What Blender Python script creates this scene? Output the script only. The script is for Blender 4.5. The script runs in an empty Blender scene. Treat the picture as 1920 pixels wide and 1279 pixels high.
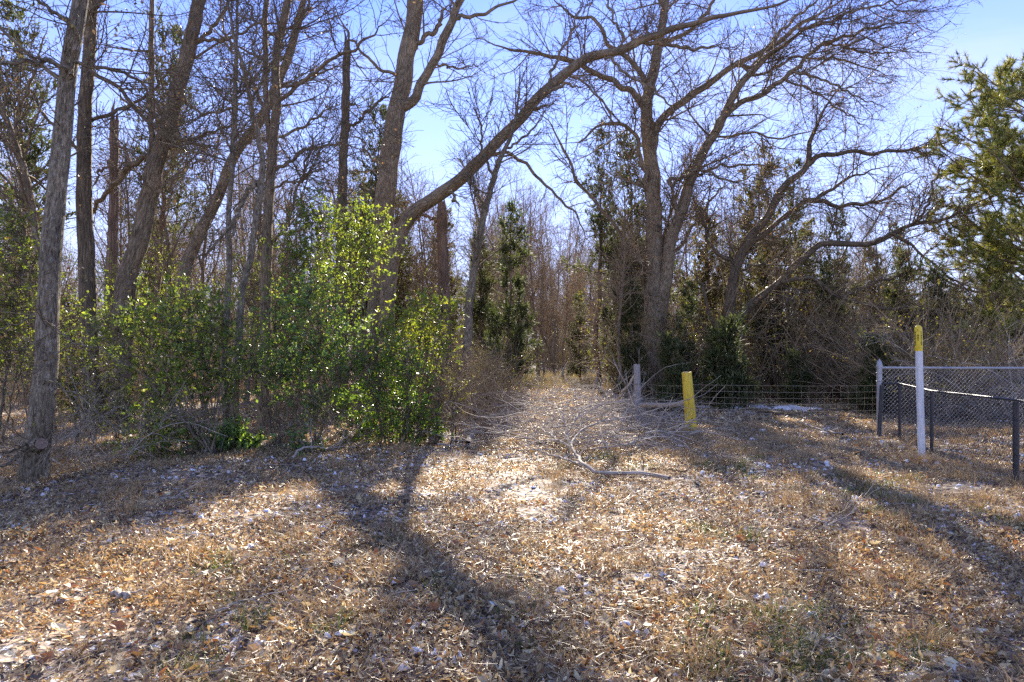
import bpy, math, random
import numpy as np
from mathutils import Vector, Matrix
sc = bpy.context.scene
COL = sc.collection
rad = math.radians
F, PX0, PY0, H = 1280.0, 960.0, 664.0, 1.42      # focal length (px of a 1920 wide picture), principal column, horizon row, eye height

# ------------------------------------------------------------------ camera, sky, sun, exposure
cam = bpy.data.cameras.new('camera'); cam_o = bpy.data.objects.new('camera', cam); COL.objects.link(cam_o)
cam.sensor_width = 36.0; cam.lens = 24.0; cam.shift_y = (PY0 - 639.5) / 1920.0
cam.clip_start = 0.05; cam.clip_end = 3000.0
cam_o.location = (0, 0, H); cam_o.rotation_euler = (rad(90), 0, 0)
sc.camera = cam_o
SUN_EL, SUN_AZ = 28.5, 3.0                        # azimuth: degrees to the right of the view axis (+Y)
w = bpy.data.worlds.new('World'); sc.world = w; w.use_nodes = True
nt = w.node_tree; nt.nodes.clear()
def WN(t, **k):
    n = nt.nodes.new(t)
    for a, v in k.items(): setattr(n, a, v)
    return n
sky = WN('ShaderNodeTexSky', sky_type='NISHITA', sun_disc=False)
sky.sun_elevation = rad(SUN_EL); sky.sun_rotation = rad(SUN_AZ)
sky.air_density = 0.9; sky.dust_density = 0.0; sky.ozone_density = 4.0
bg = WN('ShaderNodeBackground'); bg.inputs['Strength'].default_value = 0.115
wo = WN('ShaderNodeOutputWorld')
geo = WN('ShaderNodeTexCoord')
sep = WN('ShaderNodeSeparateXYZ'); nt.links.new(geo.outputs['Generated'], sep.inputs[0])
zz = WN('ShaderNodeMath', operation='MAXIMUM'); zz.inputs[1].default_value = 0.0; nt.links.new(sep.outputs['Z'], zz.inputs[0])
za = WN('ShaderNodeMath', operation='ADD'); za.inputs[1].default_value = 0.18; nt.links.new(zz.outputs[0], za.inputs[0])
dx = WN('ShaderNodeMath', operation='DIVIDE'); nt.links.new(sep.outputs['X'], dx.inputs[0]); nt.links.new(za.outputs[0], dx.inputs[1])
dy = WN('ShaderNodeMath', operation='DIVIDE'); nt.links.new(sep.outputs['Y'], dy.inputs[0]); nt.links.new(za.outputs[0], dy.inputs[1])
cb = WN('ShaderNodeCombineXYZ'); nt.links.new(dx.outputs[0], cb.inputs[0]); nt.links.new(dy.outputs[0], cb.inputs[1])
cn = WN('ShaderNodeTexNoise'); cn.inputs['Scale'].default_value = 0.62; cn.inputs['Detail'].default_value = 7; cn.inputs['Roughness'].default_value = 0.55; cn.inputs['Distortion'].default_value = 0.5
mp = WN('ShaderNodeMapping'); mp.inputs['Location'].default_value = (3.1, 0.4, 0); mp.inputs['Scale'].default_value = (0.75, 1.25, 1)
nt.links.new(cb.outputs[0], mp.inputs[0]); nt.links.new(mp.outputs[0], cn.inputs['Vector'])
cr = WN('ShaderNodeValToRGB'); cr.color_ramp.elements[0].position = 0.46; cr.color_ramp.elements[1].position = 0.74
cr.color_ramp.elements[1].color = (0.7, 0.7, 0.7, 1)
nt.links.new(cn.outputs['Fac'], cr.inputs[0])
tint = WN('ShaderNodeMixRGB', blend_type='MULTIPLY'); tint.inputs[0].default_value = 1.0; tint.inputs[2].default_value = (0.44, 0.43, 0.67, 1)
nt.links.new(sky.outputs[0], tint.inputs[1])
cm = WN('ShaderNodeMixRGB'); cm.inputs[2].default_value = (2.08, 2.13, 2.34, 1)
hz = WN('ShaderNodeMapRange'); hz.inputs['From Min'].default_value = 0.0; hz.inputs['From Max'].default_value = 0.5; hz.inputs['To Min'].default_value = 0.8; hz.inputs['To Max'].default_value = 0.0; nt.links.new(zz.outputs[0], hz.inputs['Value'])
hm = WN('ShaderNodeMath', operation='MAXIMUM'); nt.links.new(hz.outputs[0], hm.inputs[0]); nt.links.new(cr.outputs[0], hm.inputs[1])      # thin white haze towards the horizon, thin cloud above
nt.links.new(hm.outputs[0], cm.inputs[0]); nt.links.new(tint.outputs[0], cm.inputs[1])
nt.links.new(cm.outputs[0], bg.inputs[0]); nt.links.new(bg.outputs[0], wo.inputs[0])
sun = bpy.data.lights.new('sun', 'SUN'); sun.energy = 3.4; sun.angle = rad(0.5); sun.color = (1.0, 0.90, 0.75)
sun_o = bpy.data.objects.new('sun', sun); COL.objects.link(sun_o)
sd = Vector((math.sin(rad(SUN_AZ)) * math.cos(rad(SUN_EL)), math.cos(rad(SUN_AZ)) * math.cos(rad(SUN_EL)), math.sin(rad(SUN_EL))))
sun_o.rotation_euler = sd.to_track_quat('Z', 'Y').to_euler(); sun_o.location = (0, 10, 30)
sc.view_settings.view_transform = 'Standard'; sc.view_settings.look = 'None'
sc.view_settings.gamma = 1.0; sc.view_settings.use_curve_mapping = False
sc.view_settings.exposure = 2.22
sc.cycles.sample_clamp_direct = 5.0; sc.cycles.sample_clamp_indirect = 3.0
sc.cycles.max_bounces = 8; sc.cycles.transparent_max_bounces = 4
try: sc.cycles.use_denoising = False
except Exception: pass

# ------------------------------------------------------------------ helpers
RNG = np.random.default_rng(7)
def nrm(v): return v / np.maximum(np.linalg.norm(v, axis=-1, keepdims=True), 1e-9)
def W(px, py, D):
    """a pixel of the 1920 wide photograph at distance D -> point"""
    return np.array([(px - PX0) / F * D, D, H + (PY0 - py) / F * D])
def gz(x, y):
    """height of the ground"""
    x = np.asarray(x, float); y = np.asarray(y, float)
    z = 0.030 * np.sin(0.9 * x + 0.4 * y + 1.0) + 0.022 * np.sin(1.9 * y - 1.1 * x) + 0.014 * np.sin(3.1 * x + 2.3 * y + 2.0) + 0.01 * np.sin(5.3 * y - 4.1 * x + .5)
    z = z + .02 * np.sin(6.1 * x + 2.1 * y) * np.sin(5.2 * y - 2.7 * x + 1.) + .012 * np.sin(9.3 * x - 4.2 * y + 2) * np.sin(8.1 * y + 3.3 * x)
    z = z * np.clip((y + 6) / 8, 0, 1)
    z = z + 0.22 * np.exp(-(((x - 8.3) / 1.6) ** 2 + ((y - 10.2) / 1.3) ** 2))         # low mound inside the chain link corner
    far = np.clip((y - 40) / 60, 0, 1)
    return z + far * 0.6 * np.sin(x * 0.05 + 1.3)

class MB:
    """collects vertices, quads and triangles for ONE mesh object"""
    def __init__(s): s.v = []; s.q = []; s.t = []; s.c = []; s.b = []; s.n = 0
    def add(s, v, q=None, t=None, col=None, bark=None):
        v = np.asarray(v, np.float32).reshape(-1, 3); n = len(v)
        if q is not None and len(q): s.q.append(np.asarray(q, np.int64).reshape(-1, 4) + s.n)
        if t is not None and len(t): s.t.append(np.asarray(t, np.int64).reshape(-1, 3) + s.n)
        s.v.append(v)
        c = np.ones((n, 4), np.float32)
        if col is not None: c[:, :3] = np.broadcast_to(np.asarray(col, np.float32), (n, 3))
        s.c.append(c)
        s.b.append(np.zeros((n, 3), np.float32) if bark is None else np.asarray(bark, np.float32).reshape(-1, 3))
        s.n += n
    def tubes(s, P, R, S=4, bark_len=True, cap=False, mod=None, col=None):
        P = np.asarray(P, float); R = np.asarray(R, float)
        if P.ndim == 2: P = P[None]; R = R[None]
        N, K = R.shape
        if N == 0: return
        T = np.empty_like(P); T[:, 1:-1] = P[:, 2:] - P[:, :-2]; T[:, 0] = P[:, 1] - P[:, 0]; T[:, -1] = P[:, -1] - P[:, -2]
        T = nrm(T); m = nrm(P[:, -1] - P[:, 0])
        a = np.where(np.abs(m[:, :1]) < 0.8, np.array([[1., 0, 0]]), np.array([[0, 1., 0]]))
        ref = nrm(a - m * np.sum(a * m, 1, keepdims=True))[:, None, :]
        B = nrm(np.cross(T, np.broadcast_to(ref, T.shape))); Nn = np.cross(B, T)
        th = np.arange(S) * (2 * math.pi / S)
        L = np.concatenate([np.zeros((N, 1)), np.cumsum(np.linalg.norm(np.diff(P, axis=1), axis=2), 1)], 1)
        RR = np.repeat(R[:, :, None], S, 2)
        if mod is not None: RR = RR * mod(th[None, None, :], L[:, :, None])
        V = P[:, :, None, :] + RR[..., None] * (np.cos(th)[None, None, :, None] * Nn[:, :, None, :] + np.sin(th)[None, None, :, None] * B[:, :, None, :])
        bk = np.empty(V.shape); r0 = R.max(1)[:, None, None]
        off = (np.arange(N) * 1.37)[:, None, None]
        bk[..., 0] = np.cos(th)[None, None] * r0 + off; bk[..., 1] = np.sin(th)[None, None] * r0; bk[..., 2] = L[:, :, None]
        ii = (np.arange(N)[:, None, None] * K + np.arange(K - 1)[None, :, None]) * S
        j = np.arange(S)[None, None, :]; j2 = (j + 1) % S
        q = np.stack([ii + j, ii + j2, ii + S + j2, ii + S + j], -1).reshape(-1, 4)
        s.add(V.reshape(-1, 3), q=q, bark=bk.reshape(-1, 3), col=col)
        if cap:
            for n in range(N):
                e = V[n, -1]; c = e.mean(0); k = len(e)
                s.add(np.vstack([e, c]), t=[[i, (i + 1) % k, k] for i in range(k)], bark=np.vstack([bk[n, -1], bk[n, -1].mean(0)]), col=col)
    def build(s, name, mat, parent=None, smooth=True, stuff=False, link=True, tri_mat=None):
        me = bpy.data.meshes.new(name)
        if s.v:
            v = np.concatenate(s.v); nq = sum(len(x) for x in s.q); ntr = sum(len(x) for x in s.t)
            me.vertices.add(len(v)); me.vertices.foreach_set('co', v.ravel())
            q = np.concatenate(s.q) if nq else np.zeros((0, 4), np.int64); t = np.concatenate(s.t) if ntr else np.zeros((0, 3), np.int64)
            me.loops.add(nq * 4 + ntr * 3); me.loops.foreach_set('vertex_index', np.concatenate([q.ravel(), t.ravel()]).astype(np.int32))
            me.polygons.add(nq + ntr)
            st = np.concatenate([np.arange(nq) * 4, nq * 4 + np.arange(ntr) * 3]).astype(np.int32)
            me.polygons.foreach_set('loop_start', st)
            me.polygons.foreach_set('use_smooth', np.full(nq + ntr, smooth, bool))
            ca = me.attributes.new('col', 'FLOAT_COLOR', 'POINT'); ca.data.foreach_set('color', np.concatenate(s.c).ravel())
            ba = me.attributes.new('bark', 'FLOAT_VECTOR', 'POINT'); ba.data.foreach_set('vector', np.concatenate(s.b).ravel())
            if tri_mat is not None: me.polygons.foreach_set('material_index', np.concatenate([np.zeros(nq), np.ones(ntr)]).astype(np.int32))
            me.update(calc_edges=True); me.validate()
        me.materials.append(mat)
        if tri_mat is not None: me.materials.append(tri_mat)
        o = bpy.data.objects.new(name, me)
        if link: COL.objects.link(o)
        if parent is not None:
            o.parent = parent; o.matrix_parent_inverse = Matrix.Translation(-Vector(parent.location))
        if stuff: o['kind'] = 'stuff'
        return o

def tag(o, label, cat, group=None, kind=None):
    if label: o['label'] = label
    if cat: o['category'] = cat
    if group: o['group'] = group
    if kind: o['kind'] = kind
    return o
def thing(name, loc, label, cat, group=None):
    o = bpy.data.objects.new(name, None); COL.objects.link(o); o.location = tuple(float(c) for c in loc); o.empty_display_size = .2
    return tag(o, label, cat, group)
def copy_tree(o, loc, rz, s, label=None):
    r = o.copy(); COL.objects.link(r); r.location = loc; r.rotation_euler = (0, 0, rz); r.scale = (s, s, s)
    if label: r['label'] = label
    for ch in list(o.children):
        c = ch.copy(); COL.objects.link(c); c.parent = r
    return r

def resample(pts, K):
    pts = np.asarray(pts, float)
    s = np.concatenate([[0], np.cumsum(np.linalg.norm(np.diff(pts[:, :3], axis=0), axis=1))])
    m = np.gradient(pts, s, axis=0) if len(pts) > 2 else np.repeat((pts[1:] - pts[:1]) / max(s[-1], 1e-6), 2, 0)
    u = np.linspace(0, s[-1], K); i = np.clip(np.searchsorted(s, u, side='right') - 1, 0, len(s) - 2)
    h = (s[i + 1] - s[i])[:, None]; t = ((u - s[i]) / np.maximum(s[i + 1] - s[i], 1e-9))[:, None]
    return (2*t**3 - 3*t**2 + 1) * pts[i] + (t**3 - 2*t**2 + t) * h * m[i] + (-2*t**3 + 3*t**2) * pts[i + 1] + (t**3 - t**2) * h * m[i + 1]

def spawn(P, R, n, rng, t0=.2, t1=1., ang=(50, 15), ln=(.5, 1.5), rfac=.6, rmax=1., rtip=.003, rlen=.014, K=6, wig=.12, up=.0, shorten=.4, wpow=1.0, bias=None, zmin=None, away=None):
    N, KP = R.shape
    if N == 0 or n <= 0: return np.zeros((0, K, 3)), np.zeros((0, K))
    L = np.linalg.norm(np.diff(P, axis=1), axis=2).sum(1); wgt = L ** wpow; wgt = wgt / wgt.sum()
    idx = rng.choice(N, n, p=wgt); t = t0 + (t1 - t0) * rng.random(n)
    f = t * (KP - 1); i = np.clip(f.astype(int), 0, KP - 2); fr = (f - i)[:, None]
    p0 = P[idx, i] * (1 - fr) + P[idx, i + 1] * fr
    tan = nrm(P[idx, i + 1] - P[idx, i]); r = R[idx, i] * (1 - fr[:, 0]) + R[idx, i + 1] * fr[:, 0]
    v = rng.normal(size=(n, 3)); v -= tan * np.sum(v * tan, 1, keepdims=True); v = nrm(v)
    a = np.radians(rng.normal(ang[0], ang[1], n))[:, None]
    d = np.cos(a) * tan + np.sin(a) * v
    if bias is not None: d = nrm(d + np.asarray(bias))
    ll = (ln[0] + (ln[1] - ln[0]) * rng.random(n) ** 1.4) * (1 - shorten * t)
    r0 = np.minimum(np.minimum(r * rfac, rmax), np.maximum(ll * rlen, rtip * 1.1))
    Q = np.empty((n, K, 3)); Q[:, 0] = p0; st = (ll / (K - 1))[:, None]
    for k in range(1, K):
        d = d + wig * rng.normal(size=(n, 3)); d[:, 2] += up; d = nrm(d); Q[:, k] = Q[:, k - 1] + d * st
    RR = r0[:, None] + (np.minimum(rtip, r0 * .8) - r0)[:, None] * (np.linspace(0, 1, K)[None] ** .8)
    if zmin is not None:
        ok = Q[:, :, 2].min(1) > zmin; Q, RR = Q[ok], RR[ok]
    return Q, RR

# ------------------------------------------------------------------ materials
def newmat(name):
    m = bpy.data.materials.new(name); m.use_nodes = True; m.node_tree.nodes.clear()
    return m, m.node_tree
def nd(t, typ, **k):
    n = t.nodes.new(typ)
    for a, v in k.items():
        if a.startswith('i_'): n.inputs[a[2:].replace('_', ' ')].default_value = v
        else: setattr(n, a, v)
    return n
def ramp(t, src, stops):
    r = nd(t, 'ShaderNodeValToRGB'); e = r.color_ramp.elements
    while len(e) < len(stops): e.new(.5)
    for x, (p, c) in zip(e, stops): x.position = p; x.color = (*c, 1)
    if src is not None: t.links.new(src, r.inputs[0])
    return r
def bark_mat(name, dark, mid, light, lichen=None, lich_amt=.6, sx=34., sz=4.5, bump=.6):
    m, t = newmat(name); L = t.links.new
    at = nd(t, 'ShaderNodeAttribute', attribute_name='bark')
    mpn = nd(t, 'ShaderNodeMapping'); mpn.inputs['Scale'].default_value = (sx, sx, sz); L(at.outputs['Vector'], mpn.inputs[0])
    n1 = nd(t, 'ShaderNodeTexNoise', i_Scale=1.0, i_Detail=5.0, i_Roughness=.6, i_Distortion=.6); L(mpn.outputs[0], n1.inputs['Vector'])
    n2 = nd(t, 'ShaderNodeTexNoise', i_Scale=2.3, i_Detail=4.0); L(at.outputs['Vector'], n2.inputs['Vector'])
    r1 = ramp(t, n1.outputs['Fac'], [(.34, dark), (.52, mid), (.7, light)])
    out = r1.outputs[0]
    if lichen:
        n3 = nd(t, 'ShaderNodeTexNoise', i_Scale=9.0, i_Detail=6.0, i_Roughness=.7); L(at.outputs['Vector'], n3.inputs['Vector'])
        r3 = ramp(t, n3.outputs['Fac'], [(.56, (0, 0, 0)), (.66, (lich_amt,) * 3)])
        mx = nd(t, 'ShaderNodeMixRGB'); mx.inputs[2].default_value = (*lichen, 1); L(r3.outputs[0], mx.inputs[0]); L(out, mx.inputs[1]); out = mx.outputs[0]
    r2 = ramp(t, n2.outputs['Fac'], [(.3, (.7, .7, .7)), (.7, (1.25, 1.22, 1.18))])
    mu = nd(t, 'ShaderNodeMixRGB', blend_type='MULTIPLY'); mu.inputs[0].default_value = 1; L(out, mu.inputs[1]); L(r2.outputs[0], mu.inputs[2])
    bp = nd(t, 'ShaderNodeBump', i_Strength=bump, i_Distance=.02); L(n1.outputs['Fac'], bp.inputs['Height'])
    b = nd(t, 'ShaderNodeBsdfPrincipled', i_Roughness=.85); b.inputs['Specular IOR Level'].default_value = .25
    L(mu.outputs[0], b.inputs['Base Color']); L(bp.outputs[0], b.inputs['Normal'])
    o = nd(t, 'ShaderNodeOutputMaterial'); L(b.outputs[0], o.inputs[0]); return m
def leaf_mat(name, rough=.45, trans=.4, spec=.5, tcol=(1.25, 1.3, .7), noise=0.25):
    m, t = newmat(name); L = t.links.new
    at = nd(t, 'ShaderNodeAttribute', attribute_name='col')
    b = nd(t, 'ShaderNodeBsdfPrincipled', i_Roughness=rough); b.inputs['Specular IOR Level'].default_value = spec
    g = nd(t, 'ShaderNodeTexCoord'); n = nd(t, 'ShaderNodeTexNoise', i_Scale=45., i_Detail=2.); L(g.outputs['Object'], n.inputs['Vector'])
    r = ramp(t, n.outputs['Fac'], [(.3, (1 - noise,) * 3), (.7, (1 + noise,) * 3)])
    mu = nd(t, 'ShaderNodeMixRGB', blend_type='MULTIPLY'); mu.inputs[0].default_value = 1; L(at.outputs['Color'], mu.inputs[1]); L(r.outputs[0], mu.inputs[2])
    L(mu.outputs[0], b.inputs['Base Color'])
    tm = nd(t, 'ShaderNodeMixRGB', blend_type='MULTIPLY'); tm.inputs[0].default_value = 1; tm.inputs[2].default_value = (*tcol, 1); L(mu.outputs[0], tm.inputs[1])
    tr = nd(t, 'ShaderNodeBsdfTranslucent'); L(tm.outputs[0], tr.inputs[0])
    mx = nd(t, 'ShaderNodeMixShader'); mx.inputs[0].default_value = trans; L(b.outputs[0], mx.inputs[1]); L(tr.outputs[0], mx.inputs[2])
    o = nd(t, 'ShaderNodeOutputMaterial'); L(mx.outputs[0], o.inputs[0]); return m
def plain_mat(name, c1, c2, scale=8., rough=.6, metal=0., bump=0., stretch=(1, 1, 1)):
    m, t = newmat(name); L = t.links.new
    g = nd(t, 'ShaderNodeTexCoord'); mpn = nd(t, 'ShaderNodeMapping'); mpn.inputs['Scale'].default_value = stretch; L(g.outputs['Object'], mpn.inputs[0])
    n = nd(t, 'ShaderNodeTexNoise', i_Scale=scale, i_Detail=6., i_Roughness=.65); L(mpn.outputs[0], n.inputs['Vector'])
    r = ramp(t, n.outputs['Fac'], [(.35, c1), (.65, c2)])
    b = nd(t, 'ShaderNodeBsdfPrincipled', i_Roughness=rough, i_Metallic=metal); L(r.outputs[0], b.inputs['Base Color'])
    if bump:
        bp = nd(t, 'ShaderNodeBump', i_Strength=bump, i_Distance=.01); L(n.outputs['Fac'], bp.inputs['Height']); L(bp.outputs[0], b.inputs['Normal'])
    o = nd(t, 'ShaderNodeOutputMaterial'); L(b.outputs[0], o.inputs[0]); return m

BK_GREY = bark_mat('grey_bark', (0.071, 0.057, 0.039), (0.224, 0.189, 0.129), (0.428, 0.377, 0.271), (.5, .48, .42), .5, sx=42., sz=12., bump=1.)
BK_DARK = bark_mat('dark_bark', (0.063, 0.050, 0.032), (0.159, 0.124, 0.079), (0.318, 0.255, 0.167), None, bump=.9)
BK_BROWN = bark_mat('brown_bark', (0.083, 0.062, 0.039), (0.230, 0.176, 0.110), (0.421, 0.335, 0.215), (.4, .38, .31), .35, sz=7.)
BK_ELM = bark_mat('elm_bark', (0.096, 0.072, 0.047), (0.255, 0.202, 0.129), (0.447, 0.369, 0.248), (.45, .43, .36), .5, sz=7.)
BK_CEDAR = bark_mat('cedar_bark', (.09, .06, .042), (.23, .16, .115), (.38, .285, .21), None, sx=46., sz=1.6)
BK_TWIG = bark_mat('twig_bark', (0.087, 0.067, 0.045), (0.163, 0.130, 0.086), (0.255, 0.209, 0.142), None, bump=.2)
BK_BRUSH = bark_mat('brush_twigs', (0.194, 0.138, 0.082), (0.347, 0.260, 0.159), (0.479, 0.383, 0.241), None, bump=.2)
BK_DEAD = bark_mat('weathered_wood', (.25, .215, .175), (.45, .40, .335), (.62, .57, .49), None, bump=.4)
LF_SHRUB = leaf_mat('glossy_green_leaf', rough=.4, trans=.45, spec=.45, tcol=(1.9, 1.7, .5))
LF_CEDAR = leaf_mat('cedar_foliage', rough=.65, trans=.35, spec=.2, tcol=(1.1, 1.25, .6))
LF_PINE = leaf_mat('pine_needle', rough=.5, trans=.25, spec=.3, tcol=(1.3, 1.25, .6))
LF_DRY = leaf_mat('dry_leaf', rough=.42, trans=.28, spec=.6, tcol=(1.3, 1.0, .7))
LF_STRAW = leaf_mat('dry_straw', rough=.55, trans=.25, spec=.35, tcol=(1.2, 1.05, .8))
LF_GRASS = leaf_mat('green_grass', rough=.5, trans=.35, spec=.3, tcol=(1.4, 1.5, .6))

# ------------------------------------------------------------------ ground
def ground_material():
    m, t = newmat('leaf_litter_soil'); L = t.links.new
    g = nd(t, 'ShaderNodeTexCoord'); P = g.outputs['Object']
    dn = nd(t, 'ShaderNodeTexNoise', i_Scale=9., i_Detail=3.); L(P, dn.inputs['Vector'])
    dm = nd(t, 'ShaderNodeMixRGB', blend_type='ADD'); dm.inputs[0].default_value = .09; L(P, dm.inputs[1]); L(dn.outputs['Color'], dm.inputs[2])
    v = nd(t, 'ShaderNodeTexVoronoi', i_Scale=15.); L(dm.outputs[0], v.inputs['Vector'])
    sp = nd(t, 'ShaderNodeSeparateColor'); L(v.outputs['Color'], sp.inputs[0])
    r = ramp(t, sp.outputs[0], [(.0, (.03, .02, .014)), (.3, (.09, .06, .04)), (.55, (.2, .135, .085)), (.8, (.36, .27, .18)), (1., (.55, .46, .35))])
    n2 = nd(t, 'ShaderNodeTexNoise', i_Scale=.55, i_Detail=5., i_Roughness=.6); L(P, n2.inputs['Vector'])
    r2 = ramp(t, n2.outputs['Fac'], [(.35, (.62, .6, .6)), (.65, (1.15, 1.1, 1.02))])
    mu = nd(t, 'ShaderNodeMixRGB', blend_type='MULTIPLY'); mu.inputs[0].default_value = 1; L(r.outputs[0], mu.inputs[1]); L(r2.outputs[0], mu.inputs[2])
    n3 = nd(t, 'ShaderNodeTexNoise', i_Scale=13., i_Detail=9., i_Roughness=.75); L(P, n3.inputs['Vector'])
    r3 = ramp(t, n3.outputs['Fac'], [(.57, (0, 0, 0)), (.595, (1, 1, 1))])
    mx = nd(t, 'ShaderNodeMixRGB'); mx.inputs[2].default_value = (.80, .82, .86, 1); L(r3.outputs[0], mx.inputs[0]); L(mu.outputs[0], mx.inputs[1])
    bp = nd(t, 'ShaderNodeBump', i_Strength=.8, i_Distance=.03); L(v.outputs['Distance'], bp.inputs['Height'])
    b = nd(t, 'ShaderNodeBsdfPrincipled', i_Roughness=.8); L(mx.outputs[0], b.inputs['Base Color']); L(bp.outputs[0], b.inputs['Normal'])
    o = nd(t, 'ShaderNodeOutputMaterial'); L(b.outputs[0], o.inputs[0]); return m
def axis(fine0, fine1, step, far0, far1, n):
    a = np.arange(fine0, fine1 + step, step)
    return np.concatenate([-np.geomspace(-far0, -fine0 + step, n) if fine0 < 0 else [], a, np.geomspace(a[-1] * 1.06, far1, n)])
gx = np.unique(np.concatenate([-np.geomspace(420, 15, 22), np.arange(-14, 14.01, .15), np.geomspace(15, 420, 22)]))
gy = np.unique(np.concatenate([-np.geomspace(420, .4, 14), np.arange(0, 18.01, .15), np.geomspace(18.6, 700, 34)]))
GX, GY = np.meshgrid(gx, gy); mb = MB(); nx, ny = len(gx), len(gy)
ii = (np.arange(ny - 1)[:, None] * nx + np.arange(nx - 1)[None]).ravel()
mb.add(np.stack([GX, GY, gz(GX, GY)], -1), q=np.stack([ii, ii + 1, ii + nx + 1, ii + nx], -1))
ground = mb.build('ground', ground_material()); ground['kind'] = 'structure'; ground['label'] = 'leaf strewn ground with thin patches of melting snow'

# ------------------------------------------------------------------ scatter (geometry nodes, one object of kind stuff)
def scatter(name, pts, rot, scl, idx, sources, label):
    me = bpy.data.meshes.new(name + '_points'); n = len(pts)
    me.vertices.add(n); me.vertices.foreach_set('co', np.asarray(pts, np.float32).ravel())
    for nm, ty, key, arr in (('rot', 'FLOAT_VECTOR', 'vector', rot), ('scl', 'FLOAT', 'value', scl), ('pick', 'INT', 'value', idx)):
        a = me.attributes.new(nm, ty, 'POINT'); a.data.foreach_set(key, np.asarray(arr, np.int32 if ty == 'INT' else np.float32).ravel())
    o = bpy.data.objects.new(name, me); COL.objects.link(o)
    ng = bpy.data.node_groups.new(name + '_nodes', 'GeometryNodeTree')
    ng.interface.new_socket('Geometry', in_out='INPUT', socket_type='NodeSocketGeometry'); ng.interface.new_socket('Geometry', in_out='OUTPUT', socket_type='NodeSocketGeometry')
    gi = ng.nodes.new('NodeGroupInput'); go = ng.nodes.new('NodeGroupOutput'); jn = ng.nodes.new('GeometryNodeJoinGeometry')
    for s in sources:
        oi = ng.nodes.new('GeometryNodeObjectInfo'); oi.inputs['Object'].default_value = s; oi.inputs['As Instance'].default_value = False
        g2 = ng.nodes.new('GeometryNodeGeometryToInstance'); ng.links.new(oi.outputs['Geometry'], g2.inputs[0]); ng.links.new(g2.outputs[0], jn.inputs[0])
    ip = ng.nodes.new('GeometryNodeInstanceOnPoints'); ip.inputs['Pick Instance'].default_value = True
    def named(nm, ty):
        a = ng.nodes.new('GeometryNodeInputNamedAttribute'); a.data_type = ty; a.inputs['Name'].default_value = nm; return a.outputs['Attribute']
    m2p = ng.nodes.new('GeometryNodeMeshToPoints')
    ng.links.new(gi.outputs[0], m2p.inputs[0]); ng.links.new(m2p.outputs[0], ip.inputs['Points']); ng.links.new(jn.outputs[0], ip.inputs['Instance'])
    ng.links.new(named('pick', 'INT'), ip.inputs['Instance Index']); ng.links.new(named('rot', 'FLOAT_VECTOR'), ip.inputs['Rotation']); ng.links.new(named('scl', 'FLOAT'), ip.inputs['Scale'])
    ng.links.new(ip.outputs[0], go.inputs[0])
    md = o.modifiers.new('scatter', 'NODES'); md.node_group = ng
    o['kind'] = 'stuff'; o['label'] = label
    return o

DRY_COLS = np.array([(0.495, 0.371, 0.189), (0.594, 0.494, 0.279), (0.426, 0.309, 0.148), (0.267, 0.185, 0.094), (0.356, 0.165, 0.057), (0.109, 0.082, 0.048), (0.693, 0.618, 0.369), (0.544, 0.422, 0.205), (0.277, 0.206, 0.115), (0.752, 0.721, 0.492)])
DRY_P = np.array([.14, .15, .12, .12, .035, .14, .09, .1, .07, .045])
LEAF_V = np.array([[0, -.5, 0], [-.5, -.05, 0], [0, .0, -.12], [.5, -.05, 0], [-.33, .28, 0], [.33, .28, 0], [0, .5, 0]])
LEAF_Q = [[0, 2, 4, 1], [0, 3, 5, 2]]; LEAF_T = [[2, 6, 4], [2, 5, 6]]
def rot3(n, rng, tilt):
    """random yaw and gentle tilt matrices"""
    a = rng.random(n) * 2 * math.pi; z = nrm(np.stack([rng.normal(0, tilt, n), rng.normal(0, tilt, n), np.ones(n)], -1))
    x = np.stack([np.cos(a), np.sin(a), np.zeros(n)], -1); x = nrm(x - z * np.sum(x * z, 1, keepdims=True)); y = np.cross(z, x)
    return np.stack([x, y, z], -1)
def add_small_leaves(mb, pos, M, ln, wd, cols, rng=RNG):
    n = len(pos); lv = np.zeros((n, 4, 3)); lv[:, 0, 1] = -.5 * ln; lv[:, 3, 1] = .5 * ln; lv[:, 1, 0] = -.5 * wd; lv[:, 2, 0] = .5 * wd; lv[:, 1:3, 2] = (wd * rng.uniform(-.05, .2, n))[:, None]; lv[:, 1:3, 1] = (-.04 * ln)[:, None]
    v = np.einsum('nij,nkj->nki', M, lv) + pos[:, None, :]; b = (np.arange(n) * 4)[:, None, None]
    mb.add(v.reshape(-1, 3), t=(np.array([[0, 3, 1], [0, 2, 3]])[None] + b).reshape(-1, 3), col=np.repeat(cols, 4, 0))
def add_leaves(mb, pos, M, ln, wd, cols, curl=.25, rng=RNG):
    n = len(pos); c = rng.normal(0, curl, (n, 1)) + curl * .6
    lv = np.repeat(LEAF_V[None], n, 0).copy(); lv[:, :, 0] *= wd[:, None]; lv[:, :, 1] *= ln[:, None]
    lv[:, :, 2] = lv[:, :, 2] * wd[:, None] + c * ((LEAF_V[None, :, 1] ** 2) * 1.6) * ln[:, None] + rng.normal(0, .06, (n, 7)) * wd[:, None]
    v = np.einsum('nij,nkj->nki', M, lv) + pos[:, None, :]
    b = (np.arange(n) * 7)[:, None, None]
    mb.add(v.reshape(-1, 3), q=(np.array(LEAF_Q)[None] + b).reshape(-1, 4), t=(np.array(LEAF_T)[None] + b).reshape(-1, 3), col=np.repeat(cols, 7, 0))
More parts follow.
